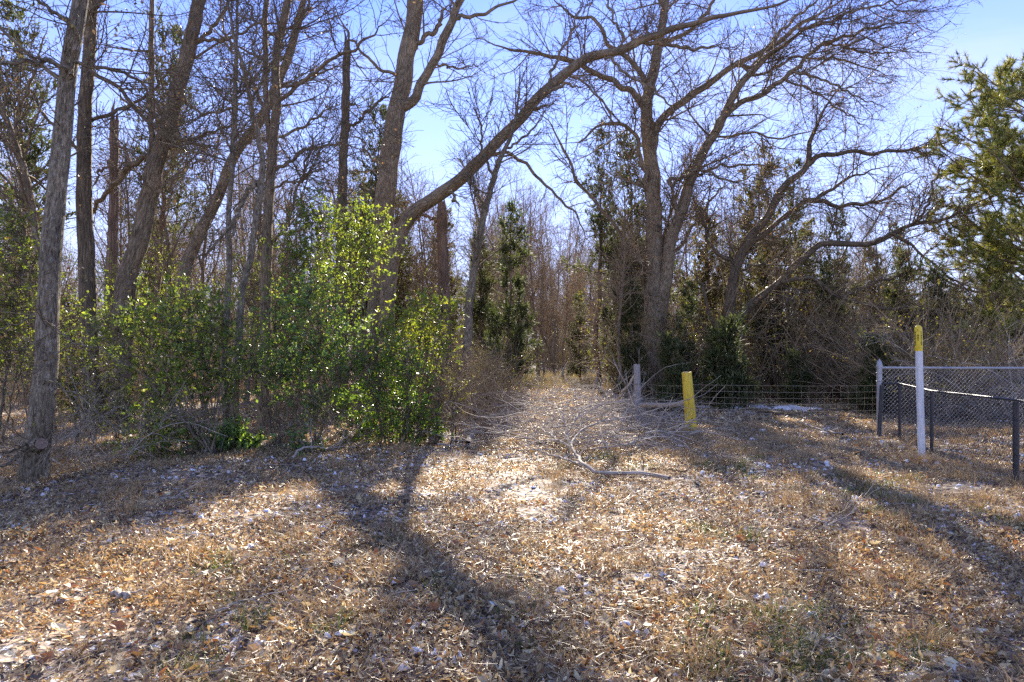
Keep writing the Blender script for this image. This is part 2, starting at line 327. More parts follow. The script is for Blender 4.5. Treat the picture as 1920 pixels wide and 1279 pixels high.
def blades(mb, pos, d, ln, wd, cols, bend, rng=RNG):
    """thin bent blades: 5 vertices, one quad and one triangle each"""
    n = len(pos); d = nrm(d); s = nrm(np.cross(d, np.array([0, 0, 1.]) + rng.normal(0, .3, (n, 3))))
    mid = pos + d * ln[:, None] * .5; e = nrm(d + bend); tip = mid + e * ln[:, None] * .5
    wv = s * wd[:, None] * .5
    v = np.stack([pos - wv, pos + wv, mid + wv * .8, mid - wv * .8, tip], 1); b = (np.arange(n) * 5)[:, None]
    mb.add(v.reshape(-1, 3), q=np.array([[0, 1, 2, 3]]) + b, t=np.array([[3, 2, 4]]) + b, col=np.repeat(cols, 5, 0))
def dry_cols(n, rng, br=(.75, 1.15)):
    return np.clip(DRY_COLS[rng.choice(len(DRY_COLS), n, p=DRY_P / DRY_P.sum())] * rng.uniform(*br, (n, 1)), .01, .8)

def litter_clump(seed, nl, nb, size, R):
    rng = np.random.default_rng(seed); mb = MB()
    r = R * np.sqrt(rng.random(nl)); a = rng.random(nl) * 6.283; pos = np.stack([r * np.cos(a), r * np.sin(a), .004 + .028 * rng.random(nl) ** 1.5], -1)
    ln = size * rng.uniform(.6, 1.35, nl); add_leaves(mb, pos, rot3(nl, rng, .7), ln, ln * rng.uniform(.2, .5, nl), dry_cols(nl, rng), .35, rng)
    r = R * np.sqrt(rng.random(nb)); a = rng.random(nb) * 6.283; pos = np.stack([r * np.cos(a), r * np.sin(a), .012 + .025 * rng.random(nb)], -1)
    d = rng.normal(size=(nb, 3)); d[:, 2] = np.abs(d[:, 2]) * .22; cs = np.array([.42, .31, .19]) * rng.uniform(.4, 1.2, (nb, 1))
    blades(mb, pos, d, rng.uniform(.04, .15, nb), rng.uniform(.0015, .0035, nb), cs, rng.normal(0, .25, (nb, 3)) + [0, 0, -.15], rng)
    return mb.build('litter_clump', LF_DRY, smooth=False, link=False)
def grass_tuft(seed, n, hgt, R, cols, mat, spread=.5):
    rng = np.random.default_rng(seed); mb = MB(); r = R * rng.random(n) ** .7; a = rng.random(n) * 6.283
    pos = np.stack([r * np.cos(a), r * np.sin(a), np.zeros(n) - .01], -1)
    d = np.stack([np.cos(a) * spread * rng.random(n), np.sin(a) * spread * rng.random(n), np.ones(n)], -1) + rng.normal(0, .25, (n, 3)) * [1, 1, 0]
    c = np.array(cols)[rng.integers(len(cols), size=n)] * rng.uniform(.7, 1.2, (n, 1))
    blades(mb, pos, d, hgt * rng.uniform(.5, 1.2, n), rng.uniform(.003, .006, n), c, nrm(d) * [1, 1, 0] * 1.2 + rng.normal(0, .2, (n, 3)) + [0, 0, -.35], rng)
    return mb.build('grass_tuft', mat, smooth=False, link=False)

def view_points(n, d0, d1, rng, power=1.0, margin=1.12, xlim=None):
    """points on the ground inside the camera's view, spread evenly over the ground between d0 and d1"""
    D = np.sqrt(d0 ** 2 + (d1 ** 2 - d0 ** 2) * rng.random(n) ** power); X = (rng.random(n) * 2 - 1) * .75 * margin * D + rng.normal(0, .2, n)
    return X, D
rng = np.random.default_rng(11)
near_src = [litter_clump(100 + i, 80, 32, .043, .34) for i in range(6)]
far_src = [litter_clump(120 + i, 110, 26, .085, .9) for i in range(3)]
X, D = view_points(4300, 2.2, 15, rng); X2, D2 = view_points(700, 2.2, 5.5, rng); X, D = np.concatenate([X, X2]), np.concatenate([D, D2])
bare = np.sin(1.7 * X + .6 * D) + np.sin(2.3 * D - 1.2 * X + 1) + rng.normal(0, .8, len(X)) > -1.5            # thinner where the snow lies
X, D = X[bare], D[bare]; n = len(X)
scatter('leaf_litter', np.stack([X, D, gz(X, D)], -1), np.stack([rng.normal(0, .05, n), rng.normal(0, .05, n), rng.random(n) * 6.283], -1), rng.uniform(.8, 1.15, n), rng.integers(6, size=n), near_src, 'dry brown and tan leaves covering the ground in the open')
X, D = view_points(3600, 14, 46, rng); n = len(X)
scatter('forest_leaf_litter', np.stack([X, D, gz(X, D)], -1), np.stack([np.zeros(n), np.zeros(n), rng.random(n) * 6.283], -1), rng.uniform(.8, 1.3, n), rng.integers(3, size=n), far_src, 'dry leaves lying under the trees behind the fence')
straw_cols = [(.5, .39, .23), (.42, .3, .16), (.36, .24, .13), (.56, .45, .3)]
tufts = [grass_tuft(200 + i, 60, .11, .13, straw_cols, LF_STRAW, .9) for i in range(4)] + [grass_tuft(210 + i, 90, .2, .16, [(.45, .32, .17), (.5, .38, .21)], LF_STRAW, .7) for i in range(2)]
X, D = view_points(1000, 2.3, 13, rng); g_ok = (X > .4) | (rng.random(1000) < .5); X, D = X[g_ok], D[g_ok]; pk = rng.integers(4, size=len(X))
mk = np.array([(5.5, 9.1), (5.7, 8.6), (6.3, 8.0), (5.2, 8.9), (6.0, 7.4), (3.2, 11.8), (5.9, 7.0), (4.3, 5.6), (4.0, 6.2), (4.9, 6.6), (5.3, 6.1), (5.8, 6.3), (5.0, 5.0), (2.6, 4.2), (6.1, 8.9)])
bx = (mk[:, None, 0] + rng.normal(0, .3, (15, 14))).ravel(); by = (mk[:, None, 1] + rng.normal(0, .3, (15, 14))).ravel()
bx = np.concatenate([X, bx]); by = np.concatenate([D, by]); pk = np.concatenate([pk, rng.integers(4, 6, size=15 * 14)]); n = len(bx)
scatter('dry_grass', np.stack([bx, by, gz(bx, by)], -1), np.stack([np.zeros(n), np.zeros(n), rng.random(n) * 6.283], -1), rng.uniform(.5, 1.1, n), pk, tufts, 'short dead straw coloured grass among the leaves')
gt = [grass_tuft(220 + i, 46, .12, .1, [(.09, .13, .04), (.13, .17, .055), (.2, .2, .08), (.07, .1, .035)], LF_GRASS, .8) for i in range(3)]
spots = [(1500, 1185, .25, 26), (1440, 1210, .2, 14), (1580, 930, .3, 12), (1620, 905, .3, 12), (1120, 860, .5, 20), (1330, 880, .45, 22), (990, 1195, .1, 5), (430, 1060, .12, 5), (420, 1190, .25, 8), (1370, 1000, .1, 5), (930, 1110, .15, 5), (1790, 1190, .08, 4), (1300, 1290, .2, 10), (700, 1010, .3, 6), (1700, 950, .4, 9)]
gp = []
for px, py, sp_, k in spots:
    D0 = F * H / (py - PY0); c = W(px, py, D0); gp.append(np.stack([c[0] + rng.normal(0, sp_, k), c[1] + rng.normal(0, sp_, k)], -1))
gp = np.concatenate(gp); n = len(gp)
scatter('green_grass', np.stack([gp[:, 0], gp[:, 1], gz(gp[:, 0], gp[:, 1])], -1), np.stack([np.zeros(n), np.zeros(n), rng.random(n) * 6.283], -1), rng.uniform(.6, 1.25, n), rng.integers(3, size=n), gt, 'small tufts of green grass growing through the leaves')
cx = rng.uniform(-3.5, 7.5, 700); cy = rng.uniform(27, 50, 700); n = 700
mt = [grass_tuft(230 + i, 70, .42, .5, [(.5, .42, .2), (.44, .34, .15), (.38, .33, .13)], LF_STRAW, .7) for i in range(2)]
scatter('clearing_grass', np.stack([cx, cy, gz(cx, cy)], -1), np.stack([np.zeros(n), np.zeros(n), rng.random(n) * 6.283], -1), rng.uniform(.6, 1.2, n), rng.integers(2, size=n), mt, 'pale yellow grass in the sunny clearing beyond the fence')

# larger leaves that can be picked out one by one: parts of the ground
def oak_leaf(seed):
    rng = np.random.default_rng(seed); n = 9; s = np.linspace(0, 1, n); wdt = (.16 + .3 * np.sin(np.pi * s ** .8)) * (1 + .38 * np.cos(s * math.pi * 6.)); wdt[0] = .03; wdt[-1] = .02
    c = rng.normal(.5, .4); v = []
    for k in range(n):
        z = c * (s[k] - .5) ** 2; e = .25 * rng.normal()
        v += [(-wdt[k], s[k] - .5, z + wdt[k] * (.35 + .3 * e)), (0, s[k] - .5, z), (wdt[k], s[k] - .5, z + wdt[k] * (.35 - .3 * e))]
    q = []
    for k in range(n - 1):
        a = k * 3; q += [[a, a + 1, a + 4, a + 3], [a + 1, a + 2, a + 5, a + 4]]
    mb = MB(); mb.add(v, q=q, col=DRY_COLS[[0, 2, 4, 3, 7, 1, 9, 4][seed % 8]]); return mb.build('fallen_leaf', LF_DRY, smooth=False, link=False).data
lm = [oak_leaf(i) for i in range(8)]
X, D = view_points(280, 2.7, 5.6, rng, margin=1.0)
for k in range(280):
    o = bpy.data.objects.new('fallen_leaf', lm[k % 8]); COL.objects.link(o); o.parent = ground
    s_ = rng.uniform(.05, .085); o.location = (X[k], D[k], float(gz(X[k], D[k])) + .035); o.scale = (s_, s_, s_)
    o.rotation_euler = (rng.normal(0, .3), rng.normal(0, .3), rng.random() * 6.283)

# snow left in the shade behind the wire fence and in scraps among the leaves
SNOW = plain_mat('old_snow', (.82, .82, .83), (.9, .9, .89), 18., .55, 0., .4)
def snow_patch(px, py, rx, ry, h, seed):
    rng = np.random.default_rng(seed); D0 = F * H / (py - PY0); c = W(px, py, D0); n, k = 26, 7; mb = MB(); th = np.arange(n) / n * 6.283
    ph = rng.random(6) * 6.283; wob = 1 + .22 * np.sin(2 * th + ph[0]) + .16 * np.sin(3 * th + ph[1]) + .1 * np.sin(5 * th + ph[2]) + .08 * np.sin(9 * th + ph[3])
    v = []
    for j in range(k):
        f = j / (k - 1); x = c[0] + rx * f * wob * np.cos(th); y = c[1] + ry * f * wob * np.sin(th)
        v.append(np.stack([x, y, gz(x, y) + .012 + h * (1 - f ** 2.5) * (1 + .25 * np.sin(7 * x) * np.cos(5 * y)) - .02 * (f > .99)], -1))
    q = [[j * n + i, j * n + (i + 1) % n, (j + 1) * n + (i + 1) % n, (j + 1) * n + i] for j in range(k - 1) for i in range(n)]
    mb.add(np.concatenate(v), q=q); return mb
def at_ground(px, py): return W(px, py, F * H / (py - PY0))
mb = snow_patch(1498, 770, .72, .5, .06, 1); o = mb.build('snow_patch', SNOW); tag(o, 'bright patch of old snow under trees behind the wire fence, nearer the chain link corner', 'snow patch', 'snow patches behind the wire fence')
mb = snow_patch(1395, 767, .5, .45, .05, 2); o = mb.build('snow_patch', SNOW); tag(o, 'bright patch of old snow behind the wire fence, nearer the yellow post', 'snow patch', 'snow patches behind the wire fence')
mb = snow_patch(1330, 765, .35, .3, .04, 3); o = mb.build('snow_patch', SNOW); tag(o, 'small scrap of snow just past the yellow post behind the wires', 'snow patch', 'snow patches behind the wire fence')
mb = MB(); rs = np.random.default_rng(5); X, D0 = view_points(5200, 2.4, 15, rs)
ok = np.sin(1.3 * X + .5 * D0) + np.sin(1.9 * D0 - .8 * X + 2) + rs.normal(0, .7, len(X)) > .1; X, D0 = X[ok], D0[ok]
for x, y in zip(X, D0):
    m = 7; th = np.arange(m) / m * 6.283 + rs.random(); q = rs.uniform(.006, .026) * (1.5 if 3.5 < x < 6 and y > 8 else 1.); rr = q * rs.uniform(.5, 1.3, m); z = float(gz(x, y)); h = rs.uniform(.014, .036)
    v = np.stack([x + 1.4 * rr * np.cos(th), y + rr * np.sin(th), 0 * th + z + .004], -1); v2 = np.stack([x + .9 * rr * np.cos(th), y + .65 * rr * np.sin(th), z + h * rs.uniform(.3, 1.1, m)], -1)
    mb.add(np.vstack([v, v2, [[x, y, z + h]]]), q=[[i, (i + 1) % m, m + (i + 1) % m, m + i] for i in range(m)], t=[[m + i, m + (i + 1) % m, 2 * m] for i in range(m)])
o = mb.build('snow', SNOW, stuff=True); o['label'] = 'scraps of thin snow lying between the leaves'

# ------------------------------------------------------------------ trees traced from the photograph, each at its own distance
def bark_mod(seed, amp=.06, flare=.5):
    rng = np.random.default_rng(seed); ks = rng.integers(3, 13, 6); ph = rng.random(6) * 6.28; fr = rng.uniform(.5, 3., 6); p2 = rng.random(6) * 6.28
    def f(th, L):
        m = 1.0 + 0 * (th + L)
        for k, p, q, w_ in zip(ks, ph, fr, p2): m = m + amp * .45 * np.sin(k * th + p + .8 * np.sin(q * L + w_))
        m = m + amp * .7 * np.sin(2.1 * L + ph[0]) * np.sin(th + p2[1]) + amp * .4 * np.sin(5.7 * L + ph[2])
        return m + flare * np.exp(-np.maximum(L - .25, 0) / .28) * (1 + .45 * np.sin(ks[0] * .0 + 4 * th + ph[0]))
    return f

def traced_tree(name, label, D, limbs, bark, seed, n2=40, l2=(1., 2.6), n3=300, l3=(.5, 1.3), n4=1500, l4=(.15, .5), bare=.3, up2=.05, up3=.02, leaves=0, leafcol=None, rt=.0035, twig=None, cap=False, group=None, cat='tree', tw2=.1, extra=None, amp=.06, flare=.5):
    """limbs: list of (points [(px, py), ...], width px at start, width px at end, depth drift at the tip in metres); the first is the trunk"""
    rng = np.random.default_rng(seed); placed = []; Ps = []; Rs = []
    for li, (pts, w0, w1, dd) in enumerate(limbs):
        pts = np.asarray(pts, float)
        if li == 0: d0 = D
        else:
            best = min(((np.hypot(pp[:, 0] - pts[0, 0], pp[:, 1] - pts[0, 1]).min(), dep[np.hypot(pp[:, 0] - pts[0, 0], pp[:, 1] - pts[0, 1]).argmin()]) for pp, dep in placed), key=lambda b: b[0]); d0 = best[1]
            cand = [(np.hypot(pp[:, 0] - pts[0, 0], pp[:, 1] - pts[0, 1]), pp, dep) for pp, dep in placed]; hd, pp_, dp_ = min(cand, key=lambda c: c[0].min()); jn = int(hd.argmin())
            if hd[jn] > 2.5: pts = np.vstack([pp_[max(jn - 1, 0)], pts])
        K = 48 if li == 0 else 22
        pp = resample(pts, K); u = np.linspace(0, 1, K); dep = d0 + dd * u ** 1.2
        wig = .9 if li == 0 else 2.3
        pp[1:, 0] += rng.normal(0, wig, K - 1); pp[1:, 1] += rng.normal(0, wig, K - 1)
        placed.append((pp, dep))
        P = np.stack([(pp[:, 0] - PX0) / F * dep, dep, H + (PY0 - pp[:, 1]) / F * dep], -1)
        R = (w0 + (w1 - w0) * u ** .85) / 2 / F * dep
        if not (cap and li == 0) and len(pts) > 3: R = R * (1 - .75 * np.clip((u - .72) / .28, 0, 1))
        Ps.append(P); Rs.append(np.maximum(R, .006))
    base = Ps[0][0].copy(); base[2] = gz(base[0], base[1])
    root = thing(name, base, label, cat, group)
    mb = MB(); P0 = Ps[0].copy()
    down = P0[:1] - np.array([[0, 0, .35]]); P0 = np.concatenate([down, P0]); R0 = np.concatenate([Rs[0][:1], Rs[0]])
    Pf = resample(np.concatenate([P0, R0[:, None]], 1), 110)
    mb.tubes(Pf[:, :3], np.maximum(Pf[:, 3], .004), S=26 if Rs[0][0] > .09 else 14, mod=bark_mod(seed, amp, flare if Rs[0][0] > .05 else .2), cap=cap)
    if cap:
        e = Pf[-1]; 
        for j in range(5):
            an = rng.random() * 6.283; q = e[:3] + np.array([math.cos(an), math.sin(an), 0]) * e[3] * .55; hh = rng.uniform(.08, .45) * (1 if j else 1.4)
            mb.tubes(np.stack([q - [0, 0, .06], q + [0, 0, hh * .5], q + [rng.normal(0, .02), rng.normal(0, .02), hh]]), np.array([e[3] * .5, e[3] * .33, .003]), 6)
    mb.build('trunk', bark, root)
    for P, R in zip(Ps[1:], Rs[1:]):
        m2 = MB(); Pf = resample(np.concatenate([P, R[:, None]], 1), 40)
        m2.tubes(Pf[:, :3], np.maximum(Pf[:, 3], .004), S=9, mod=bark_mod(seed + 3, .05, 0.)); m2.build('limb', bark, root)
    # side branches and twigs
    K = 24; A = np.stack([resample(np.concatenate([P, R[:, None]], 1), K) for P, R in zip(Ps, Rs)])
    P1, R1 = A[..., :3], A[..., 3]; nb = int(bare * K); Pt = P1.copy(); Rt_ = R1.copy()
    tr = resample(np.concatenate([P1[0, nb:], R1[0, nb:, None]], 1), K); Pt[0] = tr[:, :3]; Rt_[0] = tr[:, 3]
    B = spawn(Pt, Rt_, n2, rng, .08, .99, (52, 16), l2, .5, .05, rt * 1.8, .016, 9, tw2, up2, .35, .8, zmin=.4)
    allP = np.concatenate([resample_batch(Pt, 9), B[0]]); allR = np.concatenate([Rt_[:, np.linspace(0, K - 1, 9).astype(int)], B[1]])
    C = spawn(allP, allR, n3, rng, .12, 1., (48, 16), l3, .6, .02, rt * 1.25, .013, 6, .16, up3, .35, .75, zmin=.3)
    E = spawn(np.concatenate([C[0], resample_batch(B[0], 6)]), np.concatenate([C[1], B[1][:, [0, 2, 3, 5, 6, 8]]]), n4, rng, .15, 1., (45, 16), l4, .7, .009, rt, .012, 4, .16, up3, .3, .9, zmin=.2)
    if n2:
        mb = MB(); mb.tubes(B[0], B[1], 5); mb.build('side_branches', bark, root, stuff=True)
    if n3 + n4:
        mb = MB(); mb.tubes(C[0], C[1], 4); mb.tubes(E[0], E[1], 3); mb.build('twigs', twig or BK_TWIG, root, stuff=True)
    if leaves:
        n = leaves; i = rng.integers(len(E[0]), size=n); k = rng.integers(1, 4, size=n); pos = E[0][i, k] + rng.normal(0, .02, (n, 3)) - [0, 0, .02]
        c = np.array(leafcol)[rng.integers(len(leafcol), size=n)] * rng.uniform(.7, 1.2, (n, 1)); ln = rng.uniform(.025, .065, n)
        M = nrm_mats(n, rng); mb = MB(); add_small_leaves(mb, pos, M, ln, ln * .6, c, rng); mb.build('dry_leaves', LF_DRY, root, smooth=False, stuff=True)
    if extra: extra(root, Ps, Rs, rng)
    return root
def resample_batch(P, k):
    return P[:, np.linspace(0, P.shape[1] - 1, k).astype(int)]
def nrm_mats(n, rng):
    z = nrm(rng.normal(size=(n, 3))); x = rng.normal(size=(n, 3)); x = nrm(x - z * np.sum(x * z, 1, keepdims=True)); return np.stack([x, np.cross(z, x), z], -1)

ELM_LEAF = [(.42, .27, .07), (.20, .12, .05), (.15, .09, .04), (.5, .36, .1), (.22, .13, .06), (.12, .08, .04)]
def cut_limb(root, Ps, Rs, rng):
    mb = MB(); a = W(68, 838, 7.66); b = W(78, 832, 7.42)
    mb.tubes(resample(np.stack([a, (a + b) / 2 + [0, 0, .01], b]), 6), np.array([.105, .09, .08, .074, .07, .066]), S=14, mod=bark_mod(3, .1, 0)); o = mb.build('cut_stub', BK_GREY, root)
    mb = MB(); mb.tubes(np.stack([b - nrm(b - a) * .01, b + nrm(b - a) * .004]), np.array([.064, .06]), S=14, cap=True); f = mb.build('cut_face', plain_mat('reddish_heartwood', (.19, .13, .095), (.31, .22, .165), 40., .85)); f.parent = o

traced_tree('bare_tree', 'thick grey barked trunk standing nearest on the left with a cut stub near its foot', 7.7,
    [([(64, 900), (68, 835), (74, 798), (86, 704), (92, 572), (96, 480), (105, 375), (113, 300), (120, 225), (130, 131), (141, 68), (152, 0), (166, -120), (176, -320), (190, -700), (200, -1100)], 43, 10, .4),
     ([(131, 131), (100, 119), (75, 116), (40, 117), (0, 120), (-60, 108)], 12, 5, -.8), ([(136, 125), (188, 128), (244, 139), (285, 180), (311, 210), (350, 232)], 8, 3, .9),
     ([(143, 60), (110, 30), (60, -8), (0, -60)], 9, 4, -.7), ([(165, -150), (230, -260), (330, -380), (420, -520)], 15, 4, 1.), ([(172, -300), (90, -440), (-20, -620)], 14, 4, -.8), ([(186, -600), (260, -760), (330, -980)], 11, 3, .6), ([(74, 836), (52, 842), (25, 862), (-15, 884)], 9, 5, -.5), ([(78, 826), (50, 832), (22, 846), (-10, 850)], 6, 3, -.3), ([(92, 610), (140, 640), (190, 655), (240, 690)], 4, 2, -.7), ([(84, 715), (140, 740), (200, 790), (235, 815)], 4, 2, -.6), ([(94, 560), (50, 600), (10, 612), (-30, 640)], 4, 2, -.5)],
    BK_GREY, 1, leaves=1500, leafcol=[(.2, .15, .07), (.14, .1, .05), (.17, .17, .06), (.3, .22, .1)], n2=46, l2=(.8, 2.4), n3=340, n4=1500, bare=.22, extra=cut_limb, flare=.35, amp=.05, rt=.0026)
traced_tree('bare_tree', 'dark furrowed trunk standing straight just behind the nearest grey trunk', 13.4,
    [([(178, 802), (172, 700), (166, 610), (163, 500), (160, 440), (158, 300), (161, 188), (168, 90), (173, 0), (178, -150), (184, -400), (190, -640)], 34, 10, .3),
     ([(161, 139), (225, 165), (255, 203), (297, 244), (338, 263), (375, 270), (431, 285)], 9, 4, -1.), ([(160, 240), (210, 215), (260, 190), (330, 120), (390, 60)], 8, 3, 1.2), ([(159, 300), (100, 240), (50, 160), (-10, 110)], 8, 3, 1.), ([(172, 30), (230, -30), (300, -120)], 10, 4, -.7), ([(176, -100), (110, -200), (30, -330)], 10, 4, .7)],
    BK_DARK, 2, leaves=1500, leafcol=[(.2, .15, .07), (.14, .1, .05), (.17, .17, .06), (.3, .22, .1)], n2=50, n3=460, n4=2600, bare=.4)
traced_tree('broken_snag', 'slim orange brown dead trunk with splintered top just left of the leaning brown trunk', 16.,
    [([(204, 780), (206, 590), (210, 480), (214, 338), (214, 225)], 24, 15, 0), ([(214, 262), (232, 280), (250, 312), (262, 345)], 6, 3, -.4), ([(212, 300), (190, 320), (170, 360)], 5, 3, .4)],
    BK_CEDAR, 3, n2=14, l2=(.5, 1.5), n3=60, n4=200, bare=.3, cap=True)
traced_tree('bare_tree', 'leaning brown trunk tilted to the right beyond the dark furrowed trunk', 13.6,
    [([(214, 800), (225, 685), (233, 572), (244, 497), (255, 470), (278, 375), (297, 293), (319, 225), (338, 150), (360, 68), (373, 0), (400, -120), (430, -300), (450, -520)], 42, 12, .4),
     ([(293, 293), (244, 311), (210, 349), (184, 379), (150, 440)], 13, 6, 1.2), ([(286, 330), (284, 270), (284, 180), (285, 90), (283, 0), (280, -150)], 12, 7, .9), ([(330, 180), (380, 215), (440, 200), (500, 180)], 7, 3, -1.),
     ([(300, 290), (352, 262), (400, 245), (470, 225)], 7, 3, .8), ([(276, 380), (330, 330), (380, 300)], 7, 3, -.8), ([(350, 110), (410, 40), (450, -40)], 10, 4, .8), ([(368, 20), (330, -80), (300, -200)], 10, 4, -.6), ([(355, 85), (420, 75), (500, 45), (560, 60)], 7, 3, -1.)],
    BK_BROWN, 4, leaves=1500, leafcol=[(.2, .15, .07), (.14, .1, .05), (.17, .17, .06), (.3, .22, .1)], n2=52, n3=460, n4=2600, bare=.42)
traced_tree('bare_tree', 'mossy trunk leaning hard to the right behind the green shrubs', 19.,
    [([(318, 762), (330, 600), (338, 554), (360, 470), (379, 431), (413, 360), (435, 300), (465, 255), (492, 221), (506, 190), (540, 110), (560, 40), (585, -60), (600, -200)], 27, 10, .6),
     ([(465, 255), (500, 262), (545, 250), (600, 215), (640, 180)], 8, 3, -1.), ([(492, 221), (470, 150), (430, 80), (410, 0)], 9, 4, .9), ([(413, 360), (395, 372), (388, 384)], 12, 7, -.1), ([(510, 180), (580, 150), (650, 110)], 8, 3, .8)],
    BK_ELM, 5, leaves=1500, leafcol=[(.2, .15, .07), (.14, .1, .05), (.17, .17, .06), (.3, .22, .1)], n2=42, l2=(1.2, 3.2), n3=380, l3=(.6, 1.5), n4=1800, bare=.4, rt=.005)
traced_tree('bare_tree', 'upright dark tree that splits into several forks left of the green bush', 13.,
    [([(494, 838), (496, 700), (498, 560), (501, 480), (503, 375), (510, 300), (517, 220), (520, 188), (518, 112), (526, 60), (536, 20), (545, -40), (560, -200), (575, -420)], 24, 8, .3),
     ([(511, 290), (500, 200), (497, 120), (497, 0), (490, -160), (480, -380)], 13, 6, .7), ([(520, 200), (563, 158), (600, 128), (640, 101), (690, 70), (740, 20)], 9, 4, -1.), ([(507, 327), (540, 304), (578, 278), (640, 270), (690, 290)], 8, 3, .8), ([(518, 130), (545, 90), (570, 30), (600, -60)], 8, 4, .6),
     ([(505, 360), (560, 340), (590, 320), (640, 335)], 5, 2.5, -.6), ([(524, 80), (480, 40), (450, -30)], 8, 3, -.8), ([(500, 480), (540, 420), (560, 350), (590, 260), (610, 220)], 7, 3, 1.)],
    BK_BROWN, 6, leaves=1500, leafcol=[(.2, .15, .07), (.14, .1, .05), (.17, .17, .06), (.3, .22, .1)], n2=56, n3=500, n4=2900, bare=.45)
traced_tree('slender_tree', 'slim grey stem rising straight from the shrubs, left one of a pair', 10.7,
    [([(424, 838), (422, 685), (426, 573), (431, 480), (430, 400), (437, 300), (441, 188), (443, 100), (446, 0), (452, -140)], 13, 6, .3), ([(441, 188), (465, 140), (480, 60), (490, -20)], 5, 2.5, .4), ([(437, 300), (410, 230), (390, 150)], 5, 2, -.5)],
    BK_GREY, 7, n2=24, l2=(.6, 1.7), n3=170, n4=800, bare=.45, rt=.0028)
traced_tree('slender_tree', 'slim curving grey stem rising from the shrubs, right one of a pair', 10.6,
    [([(440, 838), (441, 723), (447, 629), (456, 535), (472, 470), (478, 420), (488, 360), (492, 300), (478, 230), (465, 169), (447, 94), (430, 20), (420, -80)], 17, 6, .3), ([(486, 340), (450, 387), (434, 454)], 7, 8, -.1), ([(470, 190), (510, 120), (540, 60)], 5, 2.5, -.4)],
    BK_GREY, 8, n2=24, l2=(.6, 1.7), n3=170, n4=800, bare=.45, rt=.0028)
traced_tree('broken_snag', 'tall dark dead pole with a splintered tip left of the big forked tree', 17.,
    [([(640, 772), (638, 600), (640, 440), (644, 300), (648, 190), (651, 90)], 24, 13, 0), ([(644, 250), (672, 226), (696, 203), (737, 170)], 6, 4, -.3), ([(648, 200), (668, 196), (676, 198)], 7, 4, -.2)],
    BK_DARK, 9, n2=26, l2=(.7, 2.), n3=170, n4=600, bare=.35, cap=True, up2=0.)
traced_tree('bare_tree', 'big tree with a thick leaning trunk that forks high above the green bush', 20.,
    [([(698, 762), (704, 640), (709, 600), (716, 500), (717, 432), (722, 375), (732, 300), (741, 225), (756, 150), (769, 75), (777, 20), (780, -60), (786, -200), (796, -420)], 50, 18, .3),
     ([(772, 195), (788, 160), (805, 124), (828, 83), (845, 45), (865, 0), (900, -90), (950, -220)], 20, 9, -.8), ([(788, 80), (806, 64), (824, 49), (832, 24), (840, 8)], 10, 8, -.4), ([(852, 32), (880, 32), (903, 28), (935, 14), (966, 0), (1010, -30)], 9, 3, -.6),
     ([(728, 330), (700, 300), (672, 260), (640, 250)], 7, 3, 1.), ([(778, 10), (730, -80), (690, -220)], 14, 5, .9), ([(783, -120), (850, -260), (900, -420)], 14, 5, .8), ([(757, 155), (700, 120), (650, 60), (620, 0)], 8, 3, -1.), ([(808, 118), (850, 128), (885, 122), (905, 118)], 6, 3, .6)],
    BK_ELM, 10, n2=66, l2=(1., 3.), n3=520, l3=(.5, 1.6), n4=2400, bare=.5, leaves=350, leafcol=ELM_LEAF, rt=.0045)
traced_tree('bare_tree', 'long tree bowed over to the right in an arch beside the big forked trunk', 19.4,
    [([(722, 760), (724, 640), (730, 520), (749, 440), (768, 405), (820, 368), (865, 334), (903, 296), (940, 259), (978, 221), (1008, 184), (1045, 150), (1083, 120), (1128, 101), (1165, 94), (1203, 75), (1250, 58), (1329, 36), (1411, 19), (1479, 0), (1540, -30)], 32, 8, -1.),
     ([(1000, 196), (1025, 172), (1055, 162), (1090, 163)], 10, 6, -.3), ([(985, 212), (1003, 203), (1025, 197)], 10, 7, -.2), ([(929, 287), (978, 300), (1015, 338), (1053, 375), (1085, 410), (1110, 470)], 8, 3, .9), ([(1030, 160), (1053, 98), (1080, 37), (1100, -10)], 6, 3, .7),
     ([(1203, 80), (1250, 84), (1310, 92), (1370, 80)], 9, 4, .8), ([(1130, 101), (1180, 140), (1240, 180), (1280, 230)], 6, 3, -.8), ([(840, 356), (852, 376), (864, 388)], 7, 4, -.2), ([(1060, 138), (1110, 170), (1150, 230), (1165, 300)], 5, 2.5, .7), ([(1165, 92), (1150, 30), (1120, -40)], 6, 3, .5)],
    BK_ELM, 11, n2=54, l2=(.9, 2.6), n3=440, l3=(.5, 1.4), n4=2000, bare=.4, leaves=450, leafcol=ELM_LEAF, rt=.0045)
traced_tree('slender_tree', 'slender curving trunk at the left edge of the gap in the fence line', 17.2,
    [([(873, 768), (873, 738), (876, 648), (884, 535), (897, 460), (910, 394), (925, 338), (940, 293), (958, 255), (970, 200), (975, 120)], 20, 6, .4), ([(910, 394), (880, 330), (862, 300)], 6, 3, .6), ([(925, 338), (905, 280), (900, 220)], 6, 3, -.6), ([(940, 293), (990, 250), (1030, 200)], 6, 3, .5)],
    BK_GREY, 12, n2=40, l2=(.9, 2.4), n3=300, n4=1500, bare=.3, leaves=150, leafcol=[(.4, .4, .08), (.3, .2, .08)], rt=.0045)
traced_tree('broken_snag', 'reddish brown dead trunk with a broken top behind the arching tree', 20.5,
    [([(836, 755), (833, 610), (831, 498), (828, 396)], 25, 19, 0), ([(829, 420), (800, 404), (770, 412)], 6, 3, .5)],
    BK_CEDAR, 13, n2=16, l2=(.5, 1.6), n3=80, n4=260, bare=.3, cap=True)
